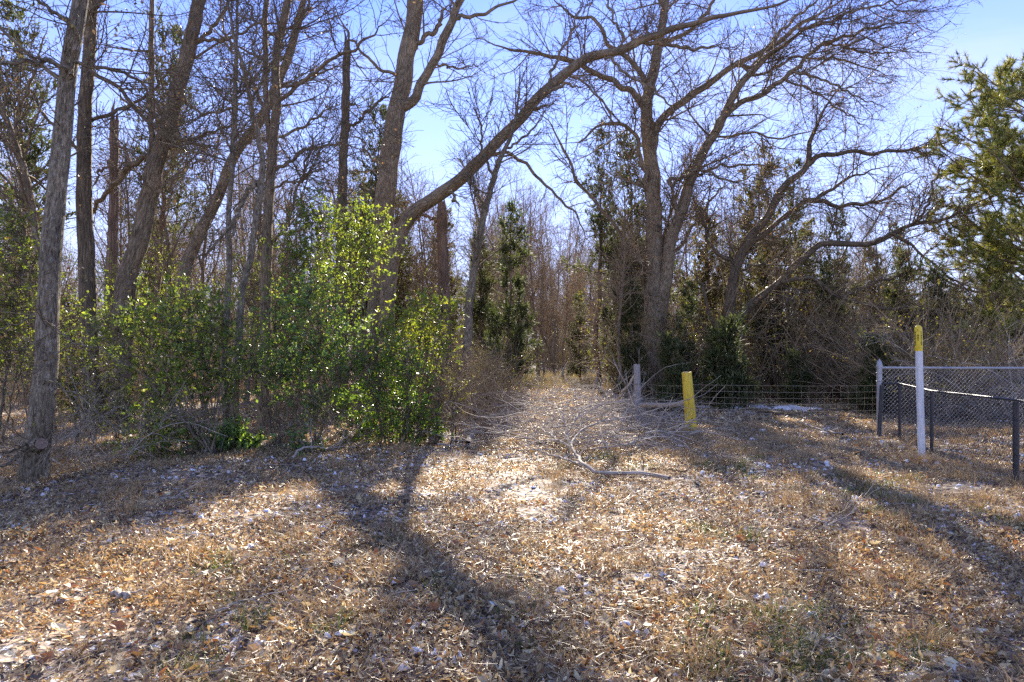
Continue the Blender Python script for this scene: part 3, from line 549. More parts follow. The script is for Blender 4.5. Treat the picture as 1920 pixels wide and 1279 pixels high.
traced_tree('elm_tree', 'wide spreading bare elm with two main stems at the middle of the fence line', 21.6,
    [([(1222, 748), (1225, 640), (1226, 560), (1227, 480), (1226, 375), (1220, 300), (1212, 225), (1214, 180), (1226, 131), (1237, 75), (1246, 20), (1256, -60), (1262, -180)], 44, 9, .4),
     ([(1234, 600), (1252, 500), (1262, 430), (1280, 385), (1291, 349), (1306, 308), (1329, 263), (1355, 221), (1366, 188), (1408, 139), (1449, 98), (1490, 68), (1543, 41), (1600, 10)], 30, 6, -1.6),
     ([(1352, 226), (1404, 188), (1460, 154), (1490, 131), (1543, 83), (1592, 64), (1650, 50), (1700, 40)], 13, 4, -1.2), ([(1228, 270), (1233, 240), (1248, 214), (1280, 193), (1325, 161), (1389, 116), (1441, 90), (1500, 45), (1560, 10), (1610, -30)], 17, 5, .8),
     ([(1210, 215), (1203, 195), (1180, 169), (1158, 158), (1109, 131), (1053, 109), (997, 98), (940, 86), (890, 70)], 13, 4, -.8), ([(1214, 170), (1205, 138), (1177, 109), (1139, 79), (1128, 49), (1064, 22), (1020, -20)], 12, 4, 1.2),
     ([(1219, 375), (1205, 310), (1192, 255), (1165, 233), (1139, 233), (1098, 255), (1070, 290)], 11, 4, -1.), ([(1212, 500), (1195, 480), (1158, 435), (1128, 390), (1090, 356), (1064, 293), (1045, 255), (1019, 214), (985, 190)], 9, 3, .9),
     ([(1270, 400), (1262, 350), (1280, 330), (1310, 320), (1375, 340), (1440, 320)], 8, 3, -1.), ([(1255, 340), (1300, 330), (1350, 312), (1420, 310), (1480, 318)], 7, 3, .8), ([(1248, 500), (1290, 440), (1330, 380), (1370, 330)], 8, 4, 1.5),
     ([(1232, 100), (1290, 60), (1340, 0), (1390, -60)], 10, 4, 1.2), ([(1245, 20), (1200, -40), (1160, -120)], 9, 3, -.8), ([(1480, 140), (1540, 150), (1600, 180), (1660, 200)], 6, 2.5, -.5), ([(1400, 125), (1460, 60), (1530, 0), (1580, -50)], 8, 3, -.5), ([(1325, 270), (1400, 250), (1470, 260), (1560, 225)], 6, 2.5, .8), ([(1543, 83), (1600, 95), (1660, 100), (1720, 90)], 5, 2, .6), ([(1500, 60), (1580, 30), (1660, 10), (1740, 0)], 6, 2.5, -.6), ([(1460, 154), (1530, 175), (1590, 215), (1640, 250)], 5, 2, .5), ([(1408, 139), (1480, 110), (1560, 110), (1640, 130), (1690, 150)], 6, 2.5, 1.2), ([(1200, 740), (1204, 640), (1212, 560), (1214, 480)], 14, 8, .7)],
    BK_ELM, 14, n2=240, l2=(1., 3.4), n3=2300, l3=(.5, 1.7), n4=11000, l4=(.2, .7), bare=.42, leaves=9000, leafcol=ELM_LEAF, rt=.0055, up3=-.015, twig=BK_DARK)
traced_tree('bare_tree', 'dark tree leaning right with long low limbs reaching over the chain link fence', 21.,
    [([(1360, 752), (1361, 700), (1360, 648), (1366, 591), (1381, 497), (1396, 465), (1441, 402), (1468, 353), (1513, 311), (1520, 263), (1543, 210), (1565, 176), (1600, 130)], 28, 4, -1.),
     ([(1362, 660), (1389, 591), (1430, 554), (1468, 524), (1505, 482), (1543, 458), (1591, 458), (1637, 454), (1674, 439), (1704, 424), (1757, 417), (1805, 390), (1850, 370), (1900, 350)], 19, 4, -2.),
     ([(1400, 462), (1441, 432), (1475, 402), (1520, 375), (1558, 357), (1591, 334), (1618, 326), (1680, 310)], 12, 3, .8), ([(1520, 377), (1561, 383), (1629, 381), (1655, 375), (1693, 349), (1740, 330)], 10, 3, -.6), ([(1510, 312), (1543, 293), (1599, 285), (1655, 287), (1712, 278), (1768, 270), (1810, 255)], 10, 3, -1.),
     ([(1450, 540), (1520, 520), (1565, 554), (1603, 569), (1655, 576), (1712, 576), (1779, 591), (1830, 570), (1880, 530)], 10, 3, -2.2), ([(1704, 424), (1740, 380), (1760, 320), (1780, 280)], 6, 2.5, -.5), ([(1674, 439), (1720, 470), (1780, 520), (1850, 545)], 6, 3, -.8), ([(1381, 497), (1340, 470), (1318, 420), (1300, 370)], 9, 4, 1.), ([(1362, 640), (1330, 590), (1318, 540), (1290, 500)], 10, 4, .8), ([(1565, 554), (1640, 530), (1720, 500), (1755, 460), (1770, 456)], 7, 3, .5)],
    BK_DARK, 15, n2=150, l2=(.8, 2.4), n3=1400, l3=(.4, 1.4), n4=7500, l4=(.15, .6), bare=.3, leaves=5500, leafcol=ELM_LEAF, rt=.005, twig=BK_BROWN, up2=.01, up3=-.02)
traced_tree('slender_tree', 'crooked slender tree at the far left edge curving past the nearest grey trunk', 12.5,
    [([(92, 800), (85, 620), (75, 480), (62, 410), (48, 330), (24, 258), (4, 205), (-30, 120), (-60, 20)], 19, 8, .5), ([(62, 410), (20, 380), (-20, 330)], 7, 3, .5), ([(30, 270), (40, 200), (70, 120), (90, 40)], 7, 3, -.5)],
    BK_BROWN, 16, leaves=1500, leafcol=[(.2, .15, .07), (.14, .1, .05), (.17, .17, .06), (.3, .22, .1)], n2=36, n3=260, n4=1200, bare=.4)

# ------------------------------------------------------------------ woods behind: bare trees, cedars, thickets
def bare_variant(seed, h=12., lean=.05, n1=22, n2=150, n3=900, low=.3, thick=1.):
    rng = np.random.default_rng(seed); K = 16; P = np.zeros((1, K, 3)); d = np.array([rng.normal(0, lean), rng.normal(0, lean), 1.])
    for k in range(1, K):
        d = nrm(d + rng.normal(0, .06, 3) * [1, 1, .2] + [0, 0, .04]); P[0, k] = P[0, k - 1] + d * h / (K - 1)
    P[0, 0, 2] = -.3; R = thick * h * .0085 * (1 - np.linspace(0, .9, K)[None] ** 1.1)
    A = spawn(P, R, n1, rng, low, .98, (40, 12), (h * .14, h * .36), .65, .1, .012, .016, 9, .12, .05, .55)
    B = spawn(np.concatenate([A[0], resample_batch(P, 9)]), np.concatenate([A[1], R[:, np.linspace(0, K - 1, 9).astype(int)]]), n2, rng, .25, 1., (45, 15), (.8, 2.3), .6, .03, .009, .012, 7, .13, .04, .4)
    C = spawn(np.concatenate([resample_batch(A[0], 7), B[0]]), np.concatenate([resample_batch(A[1][..., None], 7)[..., 0], B[1]]), n3, rng, .2, 1., (45, 16), (.3, 1.1), .6, .012, .006, .011, 4, .15, .03, .3, .8)
    return (P, R), A, B, C
def bare_parts(seed, bark, **k):
    T, A, B, C = bare_variant(seed, **k)
    m1 = MB(); m1.tubes(T[0], T[1], 9, mod=bark_mod(seed, .06, .3)); m1.tubes(A[0], A[1], 5)
    m2 = MB(); m2.tubes(B[0], B[1], 4); m2.tubes(C[0], C[1], 3)
    return m1, m2
def bare_proto(seed, bark, label, group, **k):
    m1, m2 = bare_parts(seed, bark, **k); r = thing('woodland_tree', (0, 0, 0), label, 'tree', group)
    m1.build('trunk', bark, r); m2.build('twigs', BK_BRUSH, r, stuff=True); return r
def cedar_parts(seed, h, cols, nb=95, nt=900, nl=9000, wid=1.5, bare=.08):
    rng = np.random.default_rng(seed); K = 12; P = np.zeros((1, K, 3)); P[0, :, 2] = np.linspace(-.3, h, K); P[0, :, :2] = np.cumsum(rng.normal(0, .05, (K, 2)), 0); R = .011 * h * (1 - np.linspace(0, .93, K)[None])
    B = spawn(P, R, nb, rng, bare, .99, (62, 14), (wid * .45, wid * 1.25), .5, .035, .006, .016, 8, .1, .07, .8)
    C = spawn(B[0], B[1], nt, rng, .15, 1., (45, 14), (.25, .7), .6, .01, .004, .01, 5, .14, .03, .3)
    m1 = MB(); m1.tubes(P, R, 8, mod=bark_mod(seed, .08, .3)); m1.tubes(B[0], B[1], 4)
    m2 = MB(); i = rng.integers(len(C[0]), size=nl); k = rng.integers(1, 4, size=nl); f = rng.random((nl, 1)); pos = C[0][i, k] * f + C[0][i, k + 1] * (1 - f) + rng.normal(0, .025, (nl, 3))
    d = nrm(nrm(C[0][i, k + 1] - C[0][i, k]) + rng.normal(0, .6, (nl, 3)) + [0, 0, .2])
    tone = rng.uniform(.6, 1.3, len(C[0]))[i][:, None]
    c = np.array(cols)[rng.integers(len(cols), size=nl)] * tone * rng.uniform(.8, 1.2, (nl, 1))
    blades(m2, pos, d, rng.uniform(.09, .22, nl), rng.uniform(.022, .048, nl), c, rng.normal(0, .3, (nl, 3)), rng)
    return m1, m2
GREEN_C = [(0.094, 0.119, 0.049), (0.129, 0.150, 0.065), (0.077, 0.094, 0.046), (0.173, 0.166, 0.082)]
OLIVE_C = [(.11, .12, .055), (.14, .145, .07), (.095, .10, .05), (.15, .14, .075)]
BROWN_C = [(.210, .150, .083), (.255, .188, .098), (.150, .128, .068), (.165, .150, .068)]
def cedar_proto(seed, h, cols, label, group, **k):
    m1, m2 = cedar_parts(seed, h, cols, **k); r = thing('cedar_tree', (0, 0, 0), label, 'tree', group)
    m1.build('trunk', BK_CEDAR, r); m2.build('foliage', LF_CEDAR, r, smooth=False, stuff=True); return r
def thicket_parts(seed, h, R0, ns=34, n2=330, n3=1100, leaf=0, cols=None, arch=-.03):
    rng = np.random.default_rng(seed); r = R0 * np.sqrt(rng.random(ns)); a = rng.random(ns) * 6.283; K = 10; P = np.zeros((ns, K, 3)); P[:, 0, 0] = r * np.cos(a); P[:, 0, 1] = r * np.sin(a); P[:, 0, 2] = -.1
    d = nrm(np.stack([np.cos(a) * .35, np.sin(a) * .35, np.ones(ns)], -1) + rng.normal(0, .3, (ns, 3))); L = h * rng.uniform(.5, 1.15, ns)
    for k in range(1, K): d = nrm(d + rng.normal(0, .14, (ns, 3)) + [0, 0, arch]); P[:, k] = P[:, k - 1] + d * (L / (K - 1))[:, None]
    Rr = (.004 * L + .002)[:, None] * (1 - np.linspace(0, .7, K)[None])
    B = spawn(P, Rr, n2, rng, .15, 1., (50, 16), (.35, 1.1), .6, .008, .0035, .009, 6, .16, .0, .4)
    C = spawn(B[0], B[1], n3, rng, .15, 1., (48, 18), (.12, .45), .7, .005, .0028, .011, 4, .18, .0, .3)
    m1 = MB(); m1.tubes(P, Rr, 5); m1.tubes(B[0], B[1], 3); m1.tubes(C[0], C[1], 3); m2 = None
    if leaf:
        m2 = MB(); i = rng.integers(len(C[0]), size=leaf); k = rng.integers(1, 4, size=leaf); ln = rng.uniform(.03, .06, leaf); c = np.array(cols)[rng.integers(len(cols), size=leaf)] * rng.uniform(.7, 1.2, (leaf, 1))
        add_small_leaves(m2, C[0][i, k] + rng.normal(0, .02, (leaf, 3)), nrm_mats(leaf, rng), ln, ln * .6, c, rng)
    return m1, m2

rng = np.random.default_rng(21)
GW = 'bare trees in the woods behind the fence'
protos = [bare_proto(300 + i, [BK_BROWN, BK_DARK, BK_ELM, BK_BROWN, BK_GREY][i], 'thin bare brown tree in the woods beyond the wire fence', GW, h=[12., 10.5, 13., 9., 11.][i], low=[.35, .25, .45, .2, .3][i], n1=[20, 24, 18, 22, 26][i], lean=[.05, .1, .03, .15, .08][i]) for i in range(5)]
def put(proto, px, D, s, first, label=None):
    x = (px - PX0) / F * D; loc = (x, D, float(gz(x, D)))
    if first:
        proto.location = loc; proto.rotation_euler = (0, 0, rng.random() * 6.28); proto.scale = (s, s, s)
        if label: proto['label'] = label
        return proto
    return copy_tree(proto, loc, rng.random() * 6.28, s, label)
wood = []
for k in range(92):
    for tries in range(40):
        D = math.sqrt(rng.uniform(19 ** 2, 46 ** 2)); px = rng.uniform(-60, 1990)
        if 985 < px < 1150 and D < 38: continue
        if px > 1280 and D < 24: continue
        if px > 1700 and D < 34: continue
        if px > 1600 and rng.random() < .45: continue
        if all((px - q[0]) ** 2 * (D / F) ** 2 + (D - q[1]) ** 2 > 2.2 for q in wood): break
    wood.append((px, D))
# three dark stems standing in the gap, and a few more that the photograph shows singly
def region(px):
    for lim, where in ((130, 'left of the two nearest trunks'), (330, 'behind the leaning brown trunk'), (520, 'behind the pair of slim grey stems'), (700, 'behind the dark dead pole'), (985, 'between the big forked trunk and the gap'), (1250, 'between the gap and the elm stems'), (1480, 'behind the dark leaning tree'), (3000, 'behind the chain link corner')):
        if px < lim: return 'thin bare brown tree in the woods ' + where, 'bare trees in the woods ' + where
used = set()
for (px, D, s) in [(1010, 36, .85), (1056, 38, .8), (1042, 40, .8), (1020, 44, .8), (975, 33, .75)]:
    i = [0, 3, 1, 4, 2][len(used) % 5]; o = put(protos[i], px, D, s, i not in used, {975: 'first', 1010: 'second', 1020: 'third', 1042: 'fourth', 1056: 'fifth'}[px] + ' dark thin tree from the left in the gap between the fence posts'); o['group'] = 'dark thin trees in the gap between the fence posts'; used.add(i)
for k, (px, D) in enumerate(wood):
    i = int(rng.integers(5)); q = (.62 + .4 * rng.random()) * (.74 if px > 1250 else 1.); o = put(protos[i], px, D, q, i not in used, region(px)[0]); o['group'] = region(px)[1]; used.add(i)
for k in range(15):
    px = 950 + 15 * k + rng.normal(0, 6); D = rng.uniform(50, 66); o = put(protos[4], px, D, rng.uniform(.75, 1.05), False, 'pale thin grey tree at the back of the sunny clearing'); o['group'] = 'pale thin trees at the back of the clearing'

GC = 'cedars in the woods behind the fence'
cp = [cedar_proto(320, 7., GREEN_C, '', GC, nl=14000, nt=1100), cedar_proto(321, 7.5, OLIVE_C, '', GC, wid=1.9, nl=14000, nt=1200), cedar_proto(322, 7., BROWN_C, '', GC, wid=2.0, bare=.2, nl=13000, nb=120, nt=1200), cedar_proto(323, 2.4, GREEN_C, '', GC, nb=60, nt=420, nl=5500, wid=.8, bare=.02), cedar_proto(324, 10.5, OLIVE_C, '', GC, nb=80, nt=700, nl=7500, wid=2.1, bare=.42)]
ced = [(948, 21.5, 0, .86, 'dark green cedar just left of the gap in the fence line'), (1190, 27., 1, 1.35, 'tall thin cedar standing left behind the main elm stem'), (1412, 27., 2, 1.3, 'tall brownish cedar with a pointed top right of the elm'),
       (1575, 29., 1, 1.0, 'olive cedar whose pointed top shows over the brown thicket at right'), (1160, 24., 1, .72, 'broad olive cedar at the right edge of the gap'), (1285, 20.8, 0, .5, 'green cedar crowding the foot of the elm on its right'), (1180, 20.6, 0, .52, 'green cedar crowding the foot of the elm on its left'),
       (745, 30., 2, 1.2, 'brownish cedar behind the big forked tree'), (672, 29., 2, 1.25, 'brownish cedar behind the dark dead pole'), (1690, 26., 1, .85, 'olive cedar at the right end of the brown thicket'), (1500, 28., 2, .95, 'brown cedar at the middle of the brown thicket'),
       (1330, 25., 2, .95, 'brown cedar between the elm and the dark leaning tree'), (1795, 22., 0, .5, 'dark green cedar low behind the chain link top rail'), (1640, 30., 2, .85, 'brown cedar above the chain link corner post'), (820, 33., 2, 1.15, 'brownish cedar behind the reddish broken trunk'),
       (1392, 17.6, 3, .95, 'small green cedar behind the wire fence below the dark leaning tree'), (1333, 18.2, 3, .85, 'small green cedar behind the wires just right of the yellow post'), (1618, 16., 3, .72, 'small green cedar beside the chain link corner post'), (1478, 19., 3, .6, 'small green cedar behind the snow at the wire fence'),
       (1268, 17., 3, .8, 'small green cedar behind the yellow post'), (1735, 20., 1, .45, 'olive cedar low behind the pipeline marker'), (1090, 34., 1, .6, 'small olive cedar at the back of the clearing'), (905, 26., 1, .8, 'olive cedar behind the slender curving trunk'), (1870, 24, 2, .75, 'brown cedar low behind the right end of the chain link fence'),
       (62, 19., 4, 1.05, 'tall olive cedar behind the nearest grey trunk with its crown high among the bare twigs'), (290, 21., 4, 1.1, 'tall olive cedar with its crown high behind the leaning brown trunk'), (690, 25., 4, 1., 'tall olive cedar between the dark dead pole and the big forked tree'), (1128, 26., 4, .95, 'tall olive cedar left of the elm with a bare lower trunk'), (1470, 27., 4, .85, 'tall olive cedar behind the upper limbs of the dark leaning tree'),
       (1762, 18.5, 1, .5, 'low olive cedar behind the tall chain link just right of the marker'), (1862, 20., 1, .62, 'olive cedar behind the tall chain link near the right edge'), (1682, 20.5, 1, .6, 'olive cedar behind the top of the chain link corner post'), (1555, 23., 0, .62, 'dark green cedar under the long low limb of the leaning tree'), (1436, 22.5, 1, .62, 'olive cedar just right of the foot of the dark leaning tree'),
       (40, 30., 2, 1.1, 'brownish cedar deep in the woods at the left edge'), (300, 31., 2, 1.2, 'brownish cedar deep in the woods behind the leaning brown trunk'), (560, 30., 1, 1.1, 'olive cedar behind the tall green shrub'), (1450, 23, 2, .8, 'brown cedar beside the low limb of the dark leaning tree')]
usedc = set()
for px, D, i, s, lb in ced: put(cp[i], px, D, s, i not in usedc, lb); usedc.add(i)

# thickets: undergrowth too dense to count, one object
br_src = []
for i in range(4):
    m1, m2 = thicket_parts(340 + i, [2.4, 3.2, 2.0, 2.8][i], [.7, .9, .8, .8][i], n2=260, n3=900); br_src.append(m1.build('thicket', BK_BRUSH, link=False))
gl = [(.13, .14, .05), (.17, .165, .065), (.1, .11, .04), (.2, .16, .08)]
for i in range(2):
    m1, m2 = thicket_parts(350 + i, 2.6, .8, n2=180, n3=500, leaf=1500, cols=gl); 
    m1.add(np.concatenate(m2.v), t=np.concatenate(m2.t), col=np.concatenate(m2.c)[:, :3]); br_src.append(m1.build('leafy_thicket', BK_BRUSH, link=False, tri_mat=LF_SHRUB))
pts, pk, sc_ = [], [], []
def brush(n, pxr, Dr, s, kinds):
    for _ in range(n):
        px = rng.uniform(*pxr); D = math.sqrt(rng.uniform(Dr[0] ** 2, Dr[1] ** 2)); x = (px - PX0) / F * D
        if 900 < px < 1168 and D < 42: continue
        pts.append((x, D, float(gz(x, D)))); pk.append(kinds[int(rng.integers(len(kinds)))]); sc_.append(rng.uniform(*s))
brush(44, (-80, 890), (18, 34), (.7, 1.25), [0, 1, 2, 3, 4, 5, 4, 5])
brush(7, (-80, 640), (12, 16), (.4, .7), [0, 2, 4, 5])
brush(100, (1190, 1720), (21, 36), (.9, 1.8), [0, 1, 2, 3])
brush(60, (1640, 2050), (14.5, 26), (.8, 1.4), [0, 1, 2, 3, 3, 4])
brush(14, (880, 1180), (48, 62), (.8, 1.4), [0, 1, 2, 3, 4])
brush(26, (820, 910), (14.5, 22), (.5, .85), [0, 2, 3])
n = len(pts)
scatter('undergrowth', np.array(pts), np.stack([np.zeros(n), np.zeros(n), rng.random(n) * 6.283], -1), np.array(sc_), np.array(pk), br_src, 'tangled brown undergrowth filling the woods behind the fence')
# far woods that read as one mass
fs = []
for i in range(4):
    m1, m2 = bare_parts(360 + i, BK_TWIG, h=11.5, n1=20, n2=110, n3=420, low=.2)
    for p in (m2,): m1.add(np.concatenate(p.v), q=np.concatenate(p.q), bark=np.concatenate(p.b))
    fs.append(m1.build('far_tree', BK_BRUSH, link=False))
for i in range(2):
    m1, m2 = thicket_parts(370 + i, 4.2, 1.6, ns=30, n2=200, n3=500); fs.append(m1.build('far_thicket', BK_BRUSH, link=False))
m1, m2 = cedar_parts(375, 7.5, BROWN_C, nl=6000, nt=500); fs.append(m2.build('far_cedar', LF_CEDAR, smooth=False, link=False))
n = 780; D = np.sqrt(rng.uniform(44 ** 2, 125 ** 2, n)); X = (rng.random(n) * 2 - 1) * .86 * D; D[700:] = rng.uniform(60, 95, 80); X[700:] = rng.normal(.08, .11, 80) * D[700:]
pk = rng.choice(7, n, p=[.17, .17, .16, .16, .12, .12, .1]); keep = ~((np.abs(X / D * F + PX0 - 1070) < 75) & (D < 60)); X, D, pk = X[keep], D[keep], pk[keep]; n = len(X)
scatter('far_woods', np.stack([X, D, gz(X, D)], -1), np.stack([np.zeros(n), np.zeros(n), rng.random(n) * 6.283], -1), rng.uniform(.85, 1.3, n) * np.where(X > .45 * D, .75, 1.) * np.where(np.abs(X - .09 * D) < .16 * D, 1.2, 1.), pk, fs, 'far brown winter woods closing the view behind the clearing')

# ------------------------------------------------------------------ pine at the right edge
def pine(px, D, h, label, seed):
    rng = np.random.default_rng(seed); x = (px - PX0) / F * D; base = np.array([x, D, float(gz(x, D))]); root = thing('pine_tree', base, label, 'tree'); K = 16
    P = np.zeros((1, K, 3)); P[0] = base; P[0, :, 2] += np.linspace(-.3, h, K); P[0, :, :2] += np.cumsum(rng.normal(0, .04, (K, 2)), 0); R = .02 * h * (1 - np.linspace(0, .92, K)[None]) + .02
    B = spawn(P, R, 150, rng, .08, .98, (74, 14), (2.2, 4.4), .45, .06, .012, .014, 10, .08, .05, .38)
    C = spawn(B[0], B[1], 1500, rng, .25, 1., (45, 14), (.5, 1.3), .6, .016, .006, .012, 6, .13, .05, .3)
    E = spawn(C[0], C[1], 3000, rng, .3, 1., (40, 12), (.2, .5), .7, .008, .005, .012, 4, .13, .08, .2)
    mb = MB(); mb.tubes(P, R, 14, mod=bark_mod(seed, .08, .3)); mb.build('trunk', BK_CEDAR, root)
    mb = MB(); mb.tubes(B[0], B[1], 6); mb.tubes(C[0], C[1], 4); mb.tubes(E[0], E[1], 3); mb.build('boughs', BK_BROWN, root, stuff=True)
    tip = np.concatenate([C[0][:, -1], E[0][:, -1], C[0][:, 3], E[0][:, 2], C[0][:, 4], E[0][:, 1]]); dr = np.concatenate([C[0][:, -1] - C[0][:, -2], E[0][:, -1] - E[0][:, -2], C[0][:, 3] - C[0][:, 2], E[0][:, 2] - E[0][:, 1], C[0][:, 4] - C[0][:, 3], E[0][:, 1] - E[0][:, 0]]); dr = nrm(dr); kp = (tip[:, 0] / tip[:, 1] * F + PX0 < 2060) | (rng.random(len(tip)) < .3); tip, dr = tip[kp], dr[kp]
    nn = 20; n = len(tip) * nn; tn = rng.uniform(.7, 1.25, len(tip)); cols = np.array([(0.231, 0.259, 0.066), (0.341, 0.341, 0.110), (0.165, 0.204, 0.061), (0.418, 0.396, 0.143)])[rng.integers(4, size=len(tip))] * tn[:, None]
    d = nrm(np.repeat(dr, nn, 0) + rng.normal(0, .62, (n, 3)) + [0, 0, .15]); p = np.repeat(tip, nn, 0) - np.repeat(dr, nn, 0) * rng.random((n, 1)) * .1
    s = nrm(np.cross(d, rng.normal(size=(n, 3)))) * rng.uniform(.006, .0105, (n, 1)); e = p + d * rng.uniform(.1, .2, (n, 1))
    v = np.stack([p - s, p + s, e], 1); mb = MB(); mb.add(v.reshape(-1, 3), t=np.arange(n * 3).reshape(-1, 3), col=np.repeat(np.repeat(cols, nn, 0), 3, 0)); mb.build('needles', LF_PINE, root, smooth=False, stuff=True)
    return root
pine(1975, 18.5, 8.8, 'green pine with dense needle tufts at the right edge of the woods', 41)

# ------------------------------------------------------------------ green shrubs
SHG = [(.144, .223, .056), (.209, .286, .070), (.105, .169, .051), (.290, .350, .087), (.170, .235, .076)]
SHY = [(.172, .245, .051), (.245, .302, .057), (.129, .201, .043), (.287, .316, .071)]
SHB = [(.125, .223, .080), (.176, .286, .102), (.106, .181, .073), (.230, .330, .115)]
def shrub(label, D, bases, blobs, cols, nl, seed, lsz=(.042, .08), name='green_shrub'):
    rng = np.random.default_rng(seed); bp_ = [W(px, py, F * H / (py - PY0)) if py else W(px, 0, D) for px, py in bases]
    for b in bp_: b[2] = float(gz(b[0], b[1])); b[1] = D + rng.normal(0, .15)
    root = thing(name, bp_[0], label, 'shrub'); vol = np.array([b[2] * b[3] for b in blobs], float); vol /= vol.sum(); Ps, Rs = [], []
    for bi, (px, py, rx, ry) in enumerate(blobs):
        c = W(px, py, D); k = 2 + int(6 * vol[bi])
        for _ in range(k):
            b = bp_[int(np.argmin([abs(q[0] - c[0]) for q in bp_]))] + rng.normal(0, .05, 3) * [1, 1, 0]; e = c + rng.normal(0, .35, 3) * [rx / F * D, .5, ry / F * D]; m = (b + e) / 2 + rng.normal(0, .1, 3); m[:2] = b[:2] * .6 + e[:2] * .4 + rng.normal(0, .06, 2)
            P = resample(np.stack([b, m, e]), 14); P[1:-1] += rng.normal(0, .015, (12, 3)); Ps.append(P); Rs.append(np.linspace(rng.uniform(.010, .02), .005, 14))
    Ps, Rs = np.stack(Ps), np.stack(Rs)
    mb = MB(); mb.tubes(Ps, Rs, 6); mb.build('stem', BK_GREY, root)
    org, dr, cc = [], [], []; nt = int(nl / 9)
    for bi, (px, py, rx, ry) in enumerate(blobs):
        n = max(4, int(nt * vol[bi])); c = W(px, py, D); u = nrm(rng.normal(size=(n, 3))) * (rng.random((n, 1)) ** .4) * (1.08 + .3 * rng.normal(size=(n, 1)))
        org.append(c + u * [rx / F * D, min(rx / F * D * 1.1, 1.0), ry / F * D]); dr.append(nrm(u * .8 + rng.normal(0, .5, (n, 3)) + [0, 0, .35]))
    org = np.concatenate(org); dr = np.concatenate(dr); ok = org[:, 2] > .05; org, dr = org[ok], dr[ok]; nt = len(org); K = 5; ll = rng.uniform(.16, .42, nt); Q = np.empty((nt, K, 3)); Q[:, 0] = org; d = dr
    for k in range(1, K): d = nrm(d + rng.normal(0, .16, (nt, 3))); Q[:, k] = Q[:, k - 1] + d * (ll / (K - 1))[:, None]
    # a carrying branch from the nearest stem point to each third twig
    sp_ = Ps[:, 4:].reshape(-1, 3); sel = np.arange(0, nt, 3); j = np.array([np.argmin(((sp_ - Q[s, 0]) ** 2).sum(1) + .25 * np.maximum(sp_[:, 2] - Q[s, 0, 2] + .15, 0)) for s in sel]); f = np.linspace(0, 1, 6)[None, :, None]
    Bc = sp_[j][:, None] * (1 - f) + Q[sel, 0][:, None] * f; Bc[:, 1:-1] += rng.normal(0, .03, (len(sel), 4, 3)); Bc[:, :, 2] += .12 * np.sin(f[0, :, 0] * math.pi)[None] * .5
    mb = MB(); mb.tubes(Q, np.repeat(np.linspace(.0042, .0016, K)[None], nt, 0), 3); mb.tubes(Bc, np.repeat(np.linspace(.007, .004, 6)[None], len(sel), 0), 4); mb.build('twigs', BK_TWIG, root, stuff=True)
    i = rng.integers(nt, size=nl); k = rng.integers(0, K - 1, size=nl); fr = rng.random((nl, 1)); pos = Q[i, k] * (1 - fr) + Q[i, k + 1] * fr; tw = nrm(Q[i, k + 1] - Q[i, k])
    y = nrm(tw * .6 + rng.normal(0, .7, (nl, 3)) + [0, 0, .1]); z = nrm(np.array([0, 0, 1.]) + rng.normal(0, .55, (nl, 3))); x = nrm(np.cross(y, z)); z = np.cross(x, y); ln = rng.uniform(*lsz, nl)
    tone = rng.uniform(.75, 1.25, nt)[i][:, None]; c = np.array(cols)[rng.integers(len(cols), size=nl)] * tone * rng.uniform(.85, 1.15, (nl, 1))
    mb = MB(); add_small_leaves(mb, pos + y * ln[:, None] * .5, np.stack([x, y, z], -1), ln, ln * rng.uniform(.5, .68, nl), c, rng); mb.build('foliage', LF_SHRUB, root, smooth=False, stuff=True)
    return root
shrub('bushy green shrub with many glossy leaves between the leaning trunk and the slim stems', 9.4, [(318, 900), (345, 890), (290, 890)], [(340, 650, 90, 70), (250, 620, 60, 45), (400, 620, 60, 55), (300, 720, 60, 70), (400, 700, 55, 60), (320, 800, 45, 70), (300, 870, 45, 34), (335, 845, 45, 40), (280, 810, 40, 45), (200, 625, 40, 30), (340, 590, 60, 35)], SHG, 7200, 51)
shrub('dark green shrub in the middle of the thicket right of the slim grey stems', 10.4, [(560, 835), (590, 838), (530, 835)], [(560, 640, 65, 75), (520, 700, 50, 55), (600, 700, 60, 70), (640, 640, 50, 60), (570, 560, 50, 50), (480, 680, 35, 40), (610, 770, 50, 40)], SHB, 6200, 52)
shrub('tall green shrub with bright leaves reaching up beside the big forked trunk', 12.6, [(640, 805), (610, 805), (670, 805)], [(655, 440, 75, 50), (600, 420, 45, 35), (705, 470, 32, 34), (640, 510, 70, 50), (560, 480, 45, 45), (690, 425, 34, 24), (620, 580, 60, 55)], SHG, 7000, 53)
shrub('bright yellow green shrub in the sun at the right end of the thicket', 10.6, [(720, 835), (760, 833), (690, 835)], [(720, 740, 60, 55), (770, 770, 45, 45), (690, 790, 50, 40), (700, 680, 45, 40), (760, 690, 35, 40), (790, 800, 35, 28), (735, 810, 45, 25)], [(.13, .23, .045), (.18, .27, .05), (.1, .19, .04), (.08, .15, .04)], 5500, 54, lsz=(.04, .075))
shrub('upper yellow green sprays of leaves on thin stems in front of the reddish broken trunk', 11.4, [(790, 825), (770, 825)], [(800, 600, 40, 30), (830, 585, 25, 20), (760, 640, 45, 30), (835, 640, 22, 25), (730, 620, 40, 25), (800, 660, 40, 25)], SHY, 2600, 55)
shrub('loose yellowish shrub at the far left edge behind the nearest grey trunk', 10.2, [(20, 840), (-10, 840), (50, 840)], [(15, 580, 60, 60), (30, 500, 55, 45), (10, 430, 40, 40), (40, 660, 60, 60), (-20, 650, 50, 60), (130, 620, 30, 40)], SHY, 8500, 56, lsz=(.03, .055))
